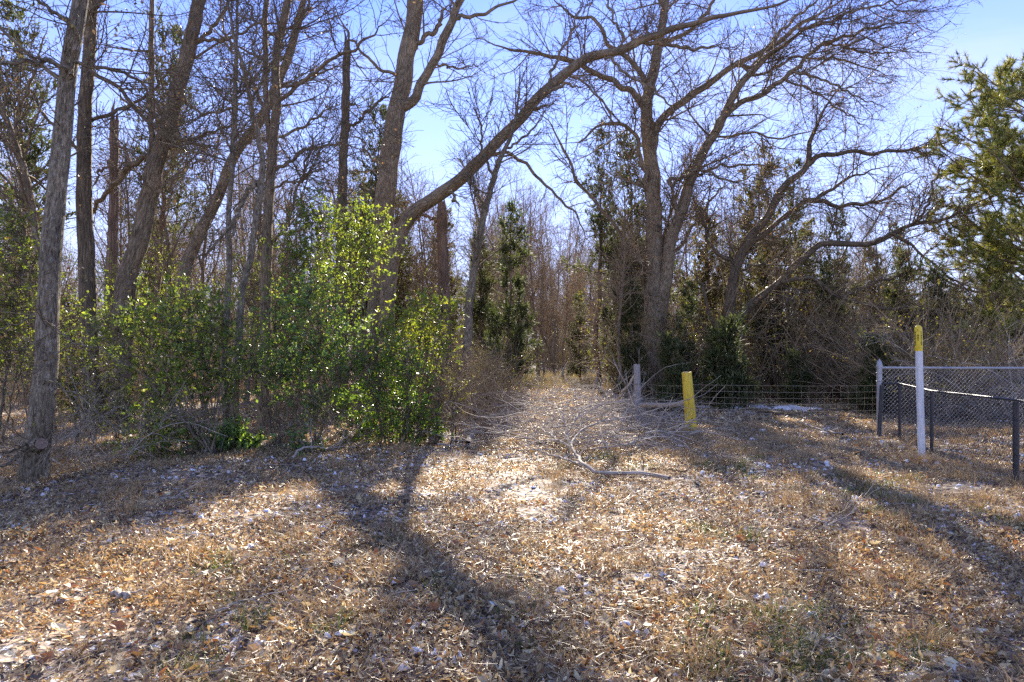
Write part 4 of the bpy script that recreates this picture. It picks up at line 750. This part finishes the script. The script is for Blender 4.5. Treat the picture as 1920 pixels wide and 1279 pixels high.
shrub('low dark green shrub at the foot of the slim grey stems', 9.9, [(425, 878), (410, 876)], [(425, 850, 38, 24), (395, 865, 25, 18), (450, 835, 25, 20)], SHB, 1900, 57)
shrub('small low sprig of green leaves on the ground left of the bright shrub', 9.3, [(575, 866)], [(575, 850, 22, 14), (555, 840, 14, 12)], SHB, 340, 58)
shrub('straggling yellow green shrub deeper in the thicket behind the slim grey stems', 13.5, [(450, 795), (400, 795), (520, 795)], [(420, 580, 60, 60), (480, 520, 50, 50), (380, 640, 50, 50), (540, 600, 50, 60), (330, 560, 45, 40), (470, 640, 60, 40)], SHY, 6500, 59, lsz=(.03, .055))
shrub('thin leafy shrub low between the nearest grey trunk and the bushy green shrub', 10.8, [(190, 830), (150, 832), (220, 830)], [(180, 690, 50, 50), (150, 780, 45, 35), (215, 770, 40, 40), (130, 730, 35, 40)], [(.09, .12, .035), (.13, .15, .05), (.06, .09, .03)], 3600, 60, lsz=(.03, .05))
shrub('straggling grey green shrub thinning out toward the brush pile', 11.2, [(820, 825), (850, 825)], [(830, 770, 35, 50), (850, 740, 25, 40), (800, 730, 30, 40)], [(.12, .14, .06), (.16, .17, .07), (.1, .11, .05)], 1100, 61, lsz=(.025, .045))

shrub('tall straggling yellow green shrub behind the dark furrowed trunk', 14.5, [(240, 788), (160, 788), (300, 788)], [(230, 540, 50, 50), (270, 500, 50, 50), (150, 620, 45, 60), (300, 560, 45, 50), (200, 660, 50, 60), (110, 560, 40, 60), (290, 660, 45, 50)], SHY, 4600, 62, lsz=(.035, .06))
shrub('thin yellow green shrub between the tall green shrub and the reddish broken trunk', 15., [(780, 783), (740, 783)], [(780, 590, 40, 50), (750, 660, 45, 50), (810, 680, 30, 50), (770, 720, 40, 40)], SHY, 2200, 63, lsz=(.03, .055))
def bare_shrub(label, px, py, h, R0, seed, **k):
    m1, m2 = thicket_parts(seed, h, R0, **k); c = at_ground(px, py); c[2] = float(gz(c[0], c[1])); r = thing('bare_shrub', (0, 0, 0), label, 'shrub', 'bare twiggy shrubs along the thicket edge')
    m1.build('stems', BK_BRUSH if h < 1.7 else BK_DEAD, r, stuff=True); r.location = tuple(float(x) for x in c); return r
bare_shrub('bare grey twiggy shrub in front of the nearest grey trunk', 30, 890, 1.5, .5, 71, ns=13, n2=144, n3=420, arch=-.1)
bare_shrub('bare grey twiggy shrub spreading right of the nearest grey trunk', 165, 868, 1.8, .6, 72, ns=14, n2=180, n3=600, arch=-.12)
bare_shrub('bare twiggy shrub under the dark green shrub', 640, 835, 1.3, .7, 74, ns=14, n2=144, n3=420, arch=-.05)
bare_shrub('bare twiggy shrub right of the bright green shrub by the brush', 840, 818, 1.6, .5, 75, ns=15, n2=180, n3=600, arch=-.04)
bare_shrub('bare grey shrub drooping over the chain link fence at the right edge', 1935, 800, 2.6, .9, 76, ns=30, n2=420, n3=1500, arch=-.1)
bare_shrub('bare grey shrub standing behind the chain link fence right of the marker', 1835, 782, 2.3, .9, 77, ns=30, n2=420, n3=1500, arch=-.1)

# ------------------------------------------------------------------ fences, posts and marker
POST = plain_mat('weathered_post_wood', (.2, .18, .165), (.42, .4, .38), 7., .85, 0., .6, (6, 6, .6))
RAILW = plain_mat('bleached_rail_wood', (.25, .2, .15), (.5, .42, .32), 7., .85, 0., .6, (.6, 6, 6))
def yellow_mat():
    m, t = newmat('worn_yellow_paint'); L = t.links.new; g = nd(t, 'ShaderNodeTexCoord'); mpn = nd(t, 'ShaderNodeMapping'); mpn.inputs['Scale'].default_value = (5, 5, .8); L(g.outputs['Object'], mpn.inputs[0])
    n = nd(t, 'ShaderNodeTexNoise', i_Scale=6., i_Detail=8., i_Roughness=.7); L(mpn.outputs[0], n.inputs['Vector']); r = ramp(t, n.outputs['Fac'], [(.33, (.2, .13, .05)), (.41, (.62, .42, .035)), (.56, (.82, .6, .05)), (.66, (.82, .64, .16)), (.78, (.7, .6, .36))])
    b = nd(t, 'ShaderNodeBsdfPrincipled', i_Roughness=.6); L(r.outputs[0], b.inputs['Base Color']); bp = nd(t, 'ShaderNodeBump', i_Strength=.5, i_Distance=.01); L(n.outputs['Fac'], bp.inputs['Height']); L(bp.outputs[0], b.inputs['Normal'])
    o = nd(t, 'ShaderNodeOutputMaterial'); L(b.outputs[0], o.inputs[0]); return m
YEL = yellow_mat()
WIRE = plain_mat('rusty_fence_wire', (.28, .22, .14), (.45, .37, .25), 30., .75, 0.)
GALV = plain_mat('galvanised_pipe', (.34, .345, .35), (.48, .48, .48), 14., .5, .35)
BLACK = plain_mat('black_coated_steel', (.03, .03, .033), (.06, .06, .064), 14., .38, 0.)
KNOT = plain_mat('dark_knot', (.02, .015, .01), (.05, .035, .02), 9., .9)
def log_mesh(mb, pts, r, S=14, wob=.04, seed=0, K=14, cap=True):
    P = resample(np.asarray(pts, float), K); R = np.asarray(r, float) if np.ndim(r) else np.full(K, r); R = np.interp(np.linspace(0, 1, K), np.linspace(0, 1, len(R)), R)
    mb.tubes(P, R, S, mod=bark_mod(seed, wob, 0.), cap=cap)
# grey wooden post
D = 13.4; a = W(1195, 800, D); a[2] = -.3; r = thing('fence_post', (a[0], a[1], 0), 'weathered grey wooden fence post beside the brush pile', 'fence post')
mb = MB(); log_mesh(mb, [a, W(1195, 740, D), W(1194, 683, D)], [.072, .07, .066], seed=5); mb.build('post', POST, r)
mb = MB(); t = np.linspace(0, 6.283 * 2, 30); c = W(1195, 723, D); mb.tubes(np.stack([c[0] + .077 * np.cos(t), c[1] + .077 * np.sin(t), c[2] + .02 * np.sin(t * .5) + t * .004], -1), np.full(30, .0035), 4); mb.build('tie_wire', WIRE, r)
# yellow post
D = 12.04; a = W(1297, 815, D); top = W(1287.5, 698, D); lo = a + (a - top) * .25; r = thing('yellow_post', (a[0], a[1], 0), 'yellow painted round wooden post leaning slightly at the end of the brush', 'post')
mb = MB(); log_mesh(mb, [lo, a, (a + top) / 2, top], [.1, .098, .093, .088], S=20, seed=6, wob=.03); mb.build('post', YEL, r)
mb = MB(); ax = nrm(top - a); th = np.arange(20) / 20 * 6.283; ring = np.stack([np.cos(th), np.sin(th), 0 * th], -1) * .082
mb.add(np.vstack([top + ax * .003 + ring, top + ax * .006]), t=[[i, (i + 1) % 20, 20] for i in range(20)]); mb.build('cut_top', RAILW, r)
for px, py, s_ in ((1297.5, 785, .014), (1293.5, 797, .018), (1298, 793, .01)):
    mb = MB(); c = W(px, py, D - .097); mb.tubes(np.stack([c + [0, .03, 0], c + [0, -.004, 0]]), np.array([s_, s_ * .8]), 8, cap=True); mb.build('knot', KNOT, r)
# brace rail
a = W(1200, 760, 13.1); b = W(1286, 757, 12.05); mb = MB(); log_mesh(mb, [a, (a + b) / 2 - [0, 0, .015], b], [.05, .045, .042], seed=8); o = mb.build('brace_rail', RAILW); tag(o, 'bleached round wooden rail running from the brush to the yellow post', 'rail')
# woven wire fences
def wire_fence(p0, p1, heights, sag, stays, label, seed, low_net, wr=.0024):
    rng = np.random.default_rng(seed); p0 = np.array([*p0, 0.]); p1 = np.array([*p1, 0.]); root = thing('wire_fence', (p0 + p1) / 2, label, 'fence'); K = 30; u = np.linspace(0, 1, K)
    for h in heights:
        P = p0 + (p1 - p0) * u[:, None]; P[:, 2] = h - sag * 4 * u * (1 - u) + np.cumsum(rng.normal(0, .002, K)) * np.sin(u * math.pi); mb = MB(); mb.tubes(P, np.full(K, wr), 4); mb.build('strand', WIRE, root)
    mb = MB(); n = stays; us = (np.arange(n) + .5) / n; Q = np.empty((n, 4, 3)); base = p0 + (p1 - p0) * us[:, None]; g = gz(base[:, 0], base[:, 1])
    for k, f in enumerate((0, .33, .66, 1)): Q[:, k] = base + rng.normal(0, .006, (n, 3)); Q[:, k, 2] = g * (1 - f) + .02 + (max(heights) - .02 - sag * 4 * us * (1 - us)) * f
    mb.tubes(Q, np.full((n, 4), wr * .6), 3)
    if low_net:
        Pn = np.empty((5, K, 3)); 
        for k in range(5): Pn[k] = p0 + (p1 - p0) * u[:, None]; Pn[k, :, 2] = gz(Pn[k, :, 0], Pn[k, :, 1]) + .03 + k * .055
        mb.tubes(Pn, np.full((5, K), wr * .5), 3)
    mb.build('stay_wires', WIRE, root, stuff=True); return root
yx = (1295 - PX0) / F * 12.1; wx = (1195 - PX0) / F * 13.4; cxn = (1646 - PX0) / F * 11.7
wire_fence((yx, 12.12), (cxn, 11.75), (.88, .77, .665, .56, .45, .35), .02, 24, 'woven wire fence stretched between the yellow post and the chain link corner', 1, True)
wire_fence((wx, 13.45), (yx, 12.12), (.86, .72, .6, .3), .03, 9, 'short stretch of loose wire fence between the grey post and the yellow post', 2, False)
wire_fence((-1.35, 15.4), (wx, 13.45), (.98, .84, .7, .55, .4, .25, .1), .05, 26, 'woven wire fence crossing the gap left of the grey post', 3, False, .0017)
# chain link fences
def chain_mesh(mb, p0, p1, z0, z1, pitch, r):
    p0 = np.array([*p0, 0.]); p1 = np.array([*p1, 0.]); Ln = np.linalg.norm(p1 - p0); e = (p1 - p0) / Ln; nn = np.cross(e, [0, 0, 1.]); h = z1 - z0; Q = []
    for sgn in (1, -1):
        for c in np.arange(-h, Ln + h, pitch):
            x0, x1 = (c, c + h) if sgn > 0 else (c + h, c); z_a, z_b = 0., h; xa, xb = x0, x1
            pa = np.array([xa, z_a]); pb = np.array([xb, z_b]); d = pb - pa; ta = sorted([(0 - pa[0]) / d[0], (Ln - pa[0]) / d[0]]); t0, t1 = max(0, ta[0]), min(1, ta[1])
            if t1 - t0 < .02: continue
            f = np.linspace(t0, t1, 3)[:, None]; q = pa + d * f; g = gz(p0[0] + e[0] * q[:, 0], p0[1] + e[1] * q[:, 0]) 
            Q.append(p0 + e * q[:, :1] + nn * (.003 * sgn) + np.stack([0 * q[:, 0], 0 * q[:, 0], z0 + q[:, 1] + np.mean(g) * .5], -1))
    mb.tubes(np.stack(Q), np.full((len(Q), 3), r), 4)
def pipe(mb, a, b, r, S=12, cap=True): mb.tubes(np.stack([a, b]), np.array([r, r]), S, cap=cap)
cp0 = (cxn, 11.65); far1 = (cxn + 6.6, 11.62)
r = thing('chain_link_fence', (cxn, 11.65, 0), 'taller galvanised chain link fence running right behind the white marker', 'fence')
mb = MB(); pipe(mb, np.array([cxn, 11.65, -.2]), np.array([cxn, 11.65, 1.2]), .043, 16)
mb.tubes(np.array([[cxn, 11.65, 1.19], [cxn, 11.65, 1.225], [cxn, 11.65, 1.29], [cxn, 11.65, 1.335]]), np.array([.05, .05, .034, .004]), 16); mb.build('corner_post', GALV, r)
mb = MB(); pipe(mb, np.array([cxn + .03, 11.65, 1.185]), np.array([far1[0], far1[1], 1.17]), .021); mb.build('top_rail', GALV, r)
for z in (1.1, .96):
    mb = MB(); th = np.linspace(0, 6.283, 17); mb.tubes(np.stack([cxn + .048 * np.cos(th), 11.65 + .048 * np.sin(th), z + 0 * th], -1), np.full(17, .008), 5); mb.build('clamp', GALV, r)
mb = MB(); chain_mesh(mb, (cxn + .05, 11.66), (far1[0], far1[1] + .01), .03, 1.17, .072, .002); mb.build('wire_mesh', GALV, r, stuff=True)
for k in (1, 2):
    mb = MB(); x = cxn + 2.9 * k; pipe(mb, np.array([x, 11.68, -.2]), np.array([x, 11.68, 1.17]), .025); mb.build('post', GALV, r)
def snap(px, py): return at_ground(px, py)
lp = [np.array([cxn - .02, 11.54]), np.array([(1687 - PX0) / F * 10.95, 10.95]), np.array([(1747 - PX0) / F * 9.75, 9.75]), np.array([(1905 - PX0) / F * 7.39, 7.39]), np.array([5.0, 5.2])]
r = thing('chain_link_fence', (lp[0][0], lp[0][1], 0), 'lower black chain link fence running from the corner toward the viewer', 'fence')
hp = [.93, .92, .9, .91, .9]
for k, (p, h) in enumerate(zip(lp, hp)):
    mb = MB(); rr = .031 if k in (0, 3) else .022; pipe(mb, np.array([*p, -.2]), np.array([*p, h - .02 + float(gz(*p)) * .5]), rr, 14); 
    if k == 0: mb.v[0][:14, 0] -= .06
    mb.build('post', BLACK, r)
mb = MB(); mb.tubes(np.array([[*p, h + float(gz(*p)) * .5] for p, h in zip(lp, hp)]), np.full(5, .016), 10, cap=True); mb.build('top_rail', BLACK, r)
mb = MB()
for k in range(4): chain_mesh(mb, lp[k] - [.03, 0], lp[k + 1] - [.03, 0], .03, .91, .062, .0016)
mb.build('wire_mesh', BLACK, r, stuff=True)
mb = snow_patch(1632, 822, .16, .11, .05, 400); o = mb.build('concrete_footing', plain_mat('pale_concrete', (.5, .49, .46), (.66, .65, .62), 12., .85, 0., .4)); tag(o, 'pale concrete footing at the base of the chain link corner post', 'footing')
# pipeline marker
D = 9.18; a = W(1728.5, 862, D); top = W(1721.5, 609, D); ax = nrm(top - a); Hh = float(np.linalg.norm(top - a)); lo = a - ax * .25
mroot = thing('pipeline_marker', (a[0], a[1], 0), 'white round pipeline marker post with a yellow lettered cap in front of the chain link', 'marker post')
WHT = plain_mat('white_plastic', (.62, .62, .6), (.82, .83, .85), 9., .45, 0., .15, (3, 3, .5)); YCAP = plain_mat('yellow_plastic', (.78, .56, .02), (.85, .64, .03), 6., .35); INK = plain_mat('black_print', (.012, .012, .012), (.02, .02, .02), 5., .6)
mb = MB(); f = np.linspace(0, 1, 20)[:, None]; mb.tubes(lo + (a + ax * (Hh - .3) - lo) * f, np.full(20, .0445), 24); mb.build('post', WHT, mroot)
ch = .352; zs = [0, .004, .10, .2, .3, .318, .331, .341, .348, .352]; rs_ = [.0475, .048, .0478, .0478, .0476, .044, .036, .025, .013, .001]
mb = MB(); mb.tubes(np.array([a + ax * (Hh - ch + z) for z in zs]), np.array(rs_), 28); cap_o = mb.build('cap', YCAP, mroot)
def lettering(txt, ang, z0, step, size, name):
    mb = MB(); dg = bpy.context.evaluated_depsgraph_get()
    for k, chh in enumerate(txt):
        cu = bpy.data.curves.new('t', 'FONT'); cu.body = chh; cu.size = size; cu.align_x = 'CENTER'; cu.align_y = 'CENTER'; cu.resolution_u = 3; cu.offset = size * .045
        to = bpy.data.objects.new('t', cu); COL.objects.link(to); dg.update(); me = to.evaluated_get(dg).to_mesh()
        v = np.array([x.co[:] for x in me.vertices]); tri = []
        for p in me.polygons:
            ids = list(p.vertices); tri += [[ids[0], ids[i], ids[i + 1]] for i in range(1, len(ids) - 1)]
        r0 = .0486; th = -math.pi / 2 + math.radians(ang) + v[:, 0] / r0; p = a + ax * (Hh - ch) + np.stack([r0 * np.cos(th), r0 * np.sin(th), 0 * th], -1) + ax * (z0 - k * step + v[:, 1])[:, None]
        mb.add(p, t=tri); bpy.data.objects.remove(to); bpy.data.curves.remove(cu)
    return mb.build(name, INK, cap_o, smooth=False)
cap_o_loc = mroot.location
def child_of_cap(o):
    o.parent = cap_o; o.matrix_parent_inverse = Matrix.Identity(4); return o
for txt, ang, z0, step, size in (('WARNING', -84, .246, .0262, .034), ('GAS', -37, .205, .0285, .034), ('PIPELINE', 12, .248, .0235, .031)):
    child_of_cap(lettering(txt, ang, z0, step, size, 'lettering'))
mb = MB()
for z in (.268, .262, .072, .05, .042, .034):
    th = -math.pi / 2 + np.radians(np.linspace(-57, -17, 9) if z > .2 else np.linspace(-55, -3, 9)); c = a + ax * (Hh - ch + z); mb.tubes(np.stack([c[0] + .0482 * np.cos(th), c[1] + .0482 * np.sin(th), c[2] + 0 * th], -1), np.full(9, .0007), 4)
child_of_cap(mb.build('printed_rule', INK, cap_o))
mb = MB(); th = np.linspace(0, 6.283, 13)
for q in (.008, .005): fa = -math.pi / 2 - math.radians(42) + q * np.cos(th) / .048; mb.tubes(np.stack([a[0] + ax[0] * (Hh - .07) + .0482 * np.cos(fa), a[1] + .0482 * np.sin(fa), a[2] + ax[2] * (Hh - .07) + q * np.sin(th) * 1.3], -1), np.full(13, .0008), 4)
child_of_cap(mb.build('printed_emblem', INK, cap_o))

# ------------------------------------------------------------------ fallen branches and brush
def fallen(label, limbs, seed, n2=30, n3=90, l2=(.3, .9), l3=(.1, .4), group=None, mat=BK_DEAD, lift=.03, name='fallen_branch'):
    """limbs: lists of (px, py, height above ground); each point stands on the ground row below it"""
    rng = np.random.default_rng(seed); Ps, Rs = [], []
    for pts, w0, w1 in limbs:
        P = []
        for px, py, hh in pts:
            D0 = F * H / (py - PY0); 
            D0 = F * (H - hh) / (py - PY0); c = W(px, py, D0); c[2] = float(gz(c[0], c[1])) + hh + lift; P.append(c)
        D0 = P[0][1]; K = 20; P = resample(np.array(P), K); jit = rng.normal(0, .012, (K - 1, 3)); P[1:] += jit * [1, 1, .6]; Ps.append(P); Rs.append(np.linspace(w0, w1, K) / 2 / F * D0)
    Ps, Rs = np.stack(Ps), np.stack(Rs); c = Ps[0].mean(0); c[2] = 0; root = thing(name, c, label, 'branch', group)
    mb = MB(); mb.tubes(Ps[:1], Rs[:1], 10, mod=bark_mod(seed, .07, 0), cap=True); mb.build('main_stem', mat, root)
    for P, R in zip(Ps[1:], Rs[1:]): mb = MB(); mb.tubes(P[None], R[None], 7); mb.build('fork', mat, root)
    if n2:
        B = spawn(Ps, Rs, n2, rng, .25, 1., (40, 14), l2, .6, .008, .0025, .011, 7, .14, .03, .3, zmin=.0); C = spawn(B[0], B[1], n3, rng, .2, 1., (42, 14), l3, .7, .005, .002, .012, 5, .14, .02, .3, zmin=.0)
        mb = MB(); mb.tubes(B[0], B[1], 4); mb.tubes(C[0], C[1], 3); mb.build('twigs', mat, root, stuff=True)
    return root
fallen('long pale fallen branch with a forked twiggy end lying in the open leaves', [([(1255, 898, .02), (1215, 890, .03), (1170, 888, .03), (1125, 889, .03), (1098, 876, .05), (1085, 858, .09), (1072, 838, .14), (1062, 815, .16)], 8, 4), ([(1080, 848, .1), (1050, 828, .14), (1025, 812, .18), (1000, 800, .2)], 5, 3), ([(1072, 838, .14), (1085, 815, .2), (1110, 800, .28), (1180, 792, .3), (1240, 782, .3)], 5, 2.5), ([(1098, 876, .05), (1060, 858, .06), (1010, 842, .08), (985, 836, .08)], 5, 2.5), ([(1062, 815, .16), (1080, 790, .3), (1105, 772, .42), (1140, 762, .5)], 4, 2)], 81, 46, 160)
fallen('grey fallen branch lying flat right of the forked pale branch', [([(1110, 840, .03), (1160, 836, .05), (1210, 824, .08), (1270, 812, .1), (1290, 806, .1)], 5, 3), ([(1160, 836, .05), (1220, 838, .04), (1290, 842, .03)], 3, 2)], 82, 22, 60)
fallen('leaning dead branch propped up against the grey wooden post', [([(1125, 786, .03), (1150, 762, .35), (1172, 735, .7), (1190, 708, .98)], 6, 3)], 83, 16, 50)
fallen('dark fallen limb at the left foot of the brush pile', [([(950, 784, .04), (910, 775, .09), (885, 770, .12), (865, 768, .1)], 9, 5), ([(900, 774, .1), (880, 786, .08), (868, 800, .04)], 4, 2)], 84, 22, 70, mat=BK_BROWN)
fallen('thick pale stub of log lying in the leaves beside the bright shrub', [([(877, 832, .03), (884, 818, .05), (889, 808, .06)], 12, 9)], 85, 0, 0)
fallen('thin grey stick lying flat below the pale log stub', [([(820, 838, .01), (860, 836, .02), (885, 842, .01)], 5, 3)], 86, 5, 10)
fallen('dark straight stick lying across the leaves left of the forked pale branch', [([(1005, 836, .02), (1040, 833, .03), (1085, 833, .02)], 5, 4)], 87, 6, 10, mat=BK_BROWN)
fallen('dark thin stick lying in the leaves right of the forked pale branch', [([(1215, 888, .01), (1245, 886, .02), (1285, 892, .01)], 4, 3)], 88, 4, 8, mat=BK_BROWN)
fallen('grey branch lying across the clear ground before the wire fence', [([(1580, 820, .03), (1560, 808, .06), (1530, 798, .08), (1500, 792, .06)], 5, 3), ([(1560, 808, .06), (1575, 800, .12)], 3, 2)], 89, 12, 30)
fallen('grey twiggy branch on the ground behind the wire fence', [([(1400, 768, .03), (1440, 772, .08), (1490, 776, .1), (1530, 770, .08)], 6, 3), ([(1600, 770, .03), (1560, 772, .1), (1520, 775, .12)], 5, 3)], 90, 26, 80, mat=BK_BROWN)
fallen('pale peeled stick lying in the leaves at the lower left', [([(212, 1115, .02), (228, 1128, .025), (243, 1135, .02)], 11, 9)], 91, 0, 0, name='fallen_stick')
fallen('long thin straw coloured stick in the lower left leaves', [([(235, 1130, .02), (300, 1105, .03), (345, 1085, .02)], 4, 2)], 92, 3, 4, name='fallen_stick')
fallen('long thin stick slanting through the leaves at the lower middle', [([(405, 1180, .02), (480, 1152, .03), (560, 1128, .02)], 4, 2)], 93, 3, 4, name='fallen_stick')
fallen('thin dark stick on the sunny leaves at the lower right', [([(1620, 1138, .02), (1690, 1138, .03), (1765, 1141, .02)], 4, 3)], 94, 3, 4, mat=BK_BROWN, name='fallen_stick')
fallen('thin stick lying between the two shadows at right', [([(1525, 972, .02), (1550, 985, .03), (1572, 993, .02)], 5, 3)], 95, 3, 4, name='fallen_stick')
fallen('grey curved dead branch on the ground in front of the dark green shrub', [([(548, 872, .02), (562, 858, .1), (590, 852, .08), (632, 848, .03)], 5, 3)], 96, 10, 24)
fallen('grey stick lying in the shade below the small low sprig', [([(300, 946, .02), (345, 942, .03), (382, 938, .02)], 6, 4)], 97, 3, 4, name='fallen_stick')
# loose brush heaped between the thicket and the posts: nobody could count it
rs = np.random.default_rng(9); n = 800; px = rs.normal(1085, 105, n); py = rs.uniform(734, 848, n); D0 = F * H / (py - PY0); x = (px - PX0) / F * D0; K = 8; Q = np.empty((n, K, 3)); Q[:, 0] = np.stack([x, D0, gz(x, D0) + .03 + .5 * rs.random(n) ** 1.7], -1)
d = rs.normal(size=(n, 3)); d[:, 2] = np.abs(d[:, 2]) * .22; d = nrm(d); L_ = rs.uniform(.4, 1.7, n)
for k in range(1, K): d = nrm(d + rs.normal(0, .14, (n, 3)) + [0, 0, -.03]); Q[:, k] = Q[:, k - 1] + d * (L_ / (K - 1))[:, None]
Q[..., 2] = np.maximum(Q[..., 2], gz(Q[..., 0], Q[..., 1]) + .01); R = (.004 + .005 * L_ * rs.random(n))[:, None] * np.linspace(1, .45, K)[None]
C = spawn(Q, R, 1300, rs, .15, 1., (40, 14), (.12, .55), .7, .007, .0032, .014, 5, .15, .02, .3, zmin=.0)
mb = MB(); mb.tubes(Q, R, 4); mb.tubes(C[0], C[1], 3); o = mb.build('brush_pile', BK_DEAD, stuff=True); o['label'] = 'tangle of dead twigs heaped on the ground between the thicket and the posts'
# litter of sticks all over
n = 420; X, D0 = view_points(n, 2.4, 17, rs); K = 5; Q = np.empty((n, K, 3)); Q[:, 0] = np.stack([X, D0, gz(X, D0) + .025 + .02 * rs.random(n)], -1); d = rs.normal(size=(n, 3)); d[:, 2] *= .04; d = nrm(d); L_ = rs.uniform(.12, .7, n)
for k in range(1, K): d = nrm(d + rs.normal(0, .1, (n, 3)) * [1, 1, .2]); Q[:, k] = Q[:, k - 1] + d * (L_ / (K - 1))[:, None]
Q[..., 2] = np.maximum(Q[..., 2], gz(Q[..., 0], Q[..., 1]) + .015)
mb = MB(); mb.tubes(Q, (.0018 + .0035 * L_ * rs.random(n))[:, None] * np.linspace(1, .6, K)[None], 5); o = mb.build('stick_litter', BK_DEAD, stuff=True); o['label'] = 'thin dead sticks scattered among the leaves'
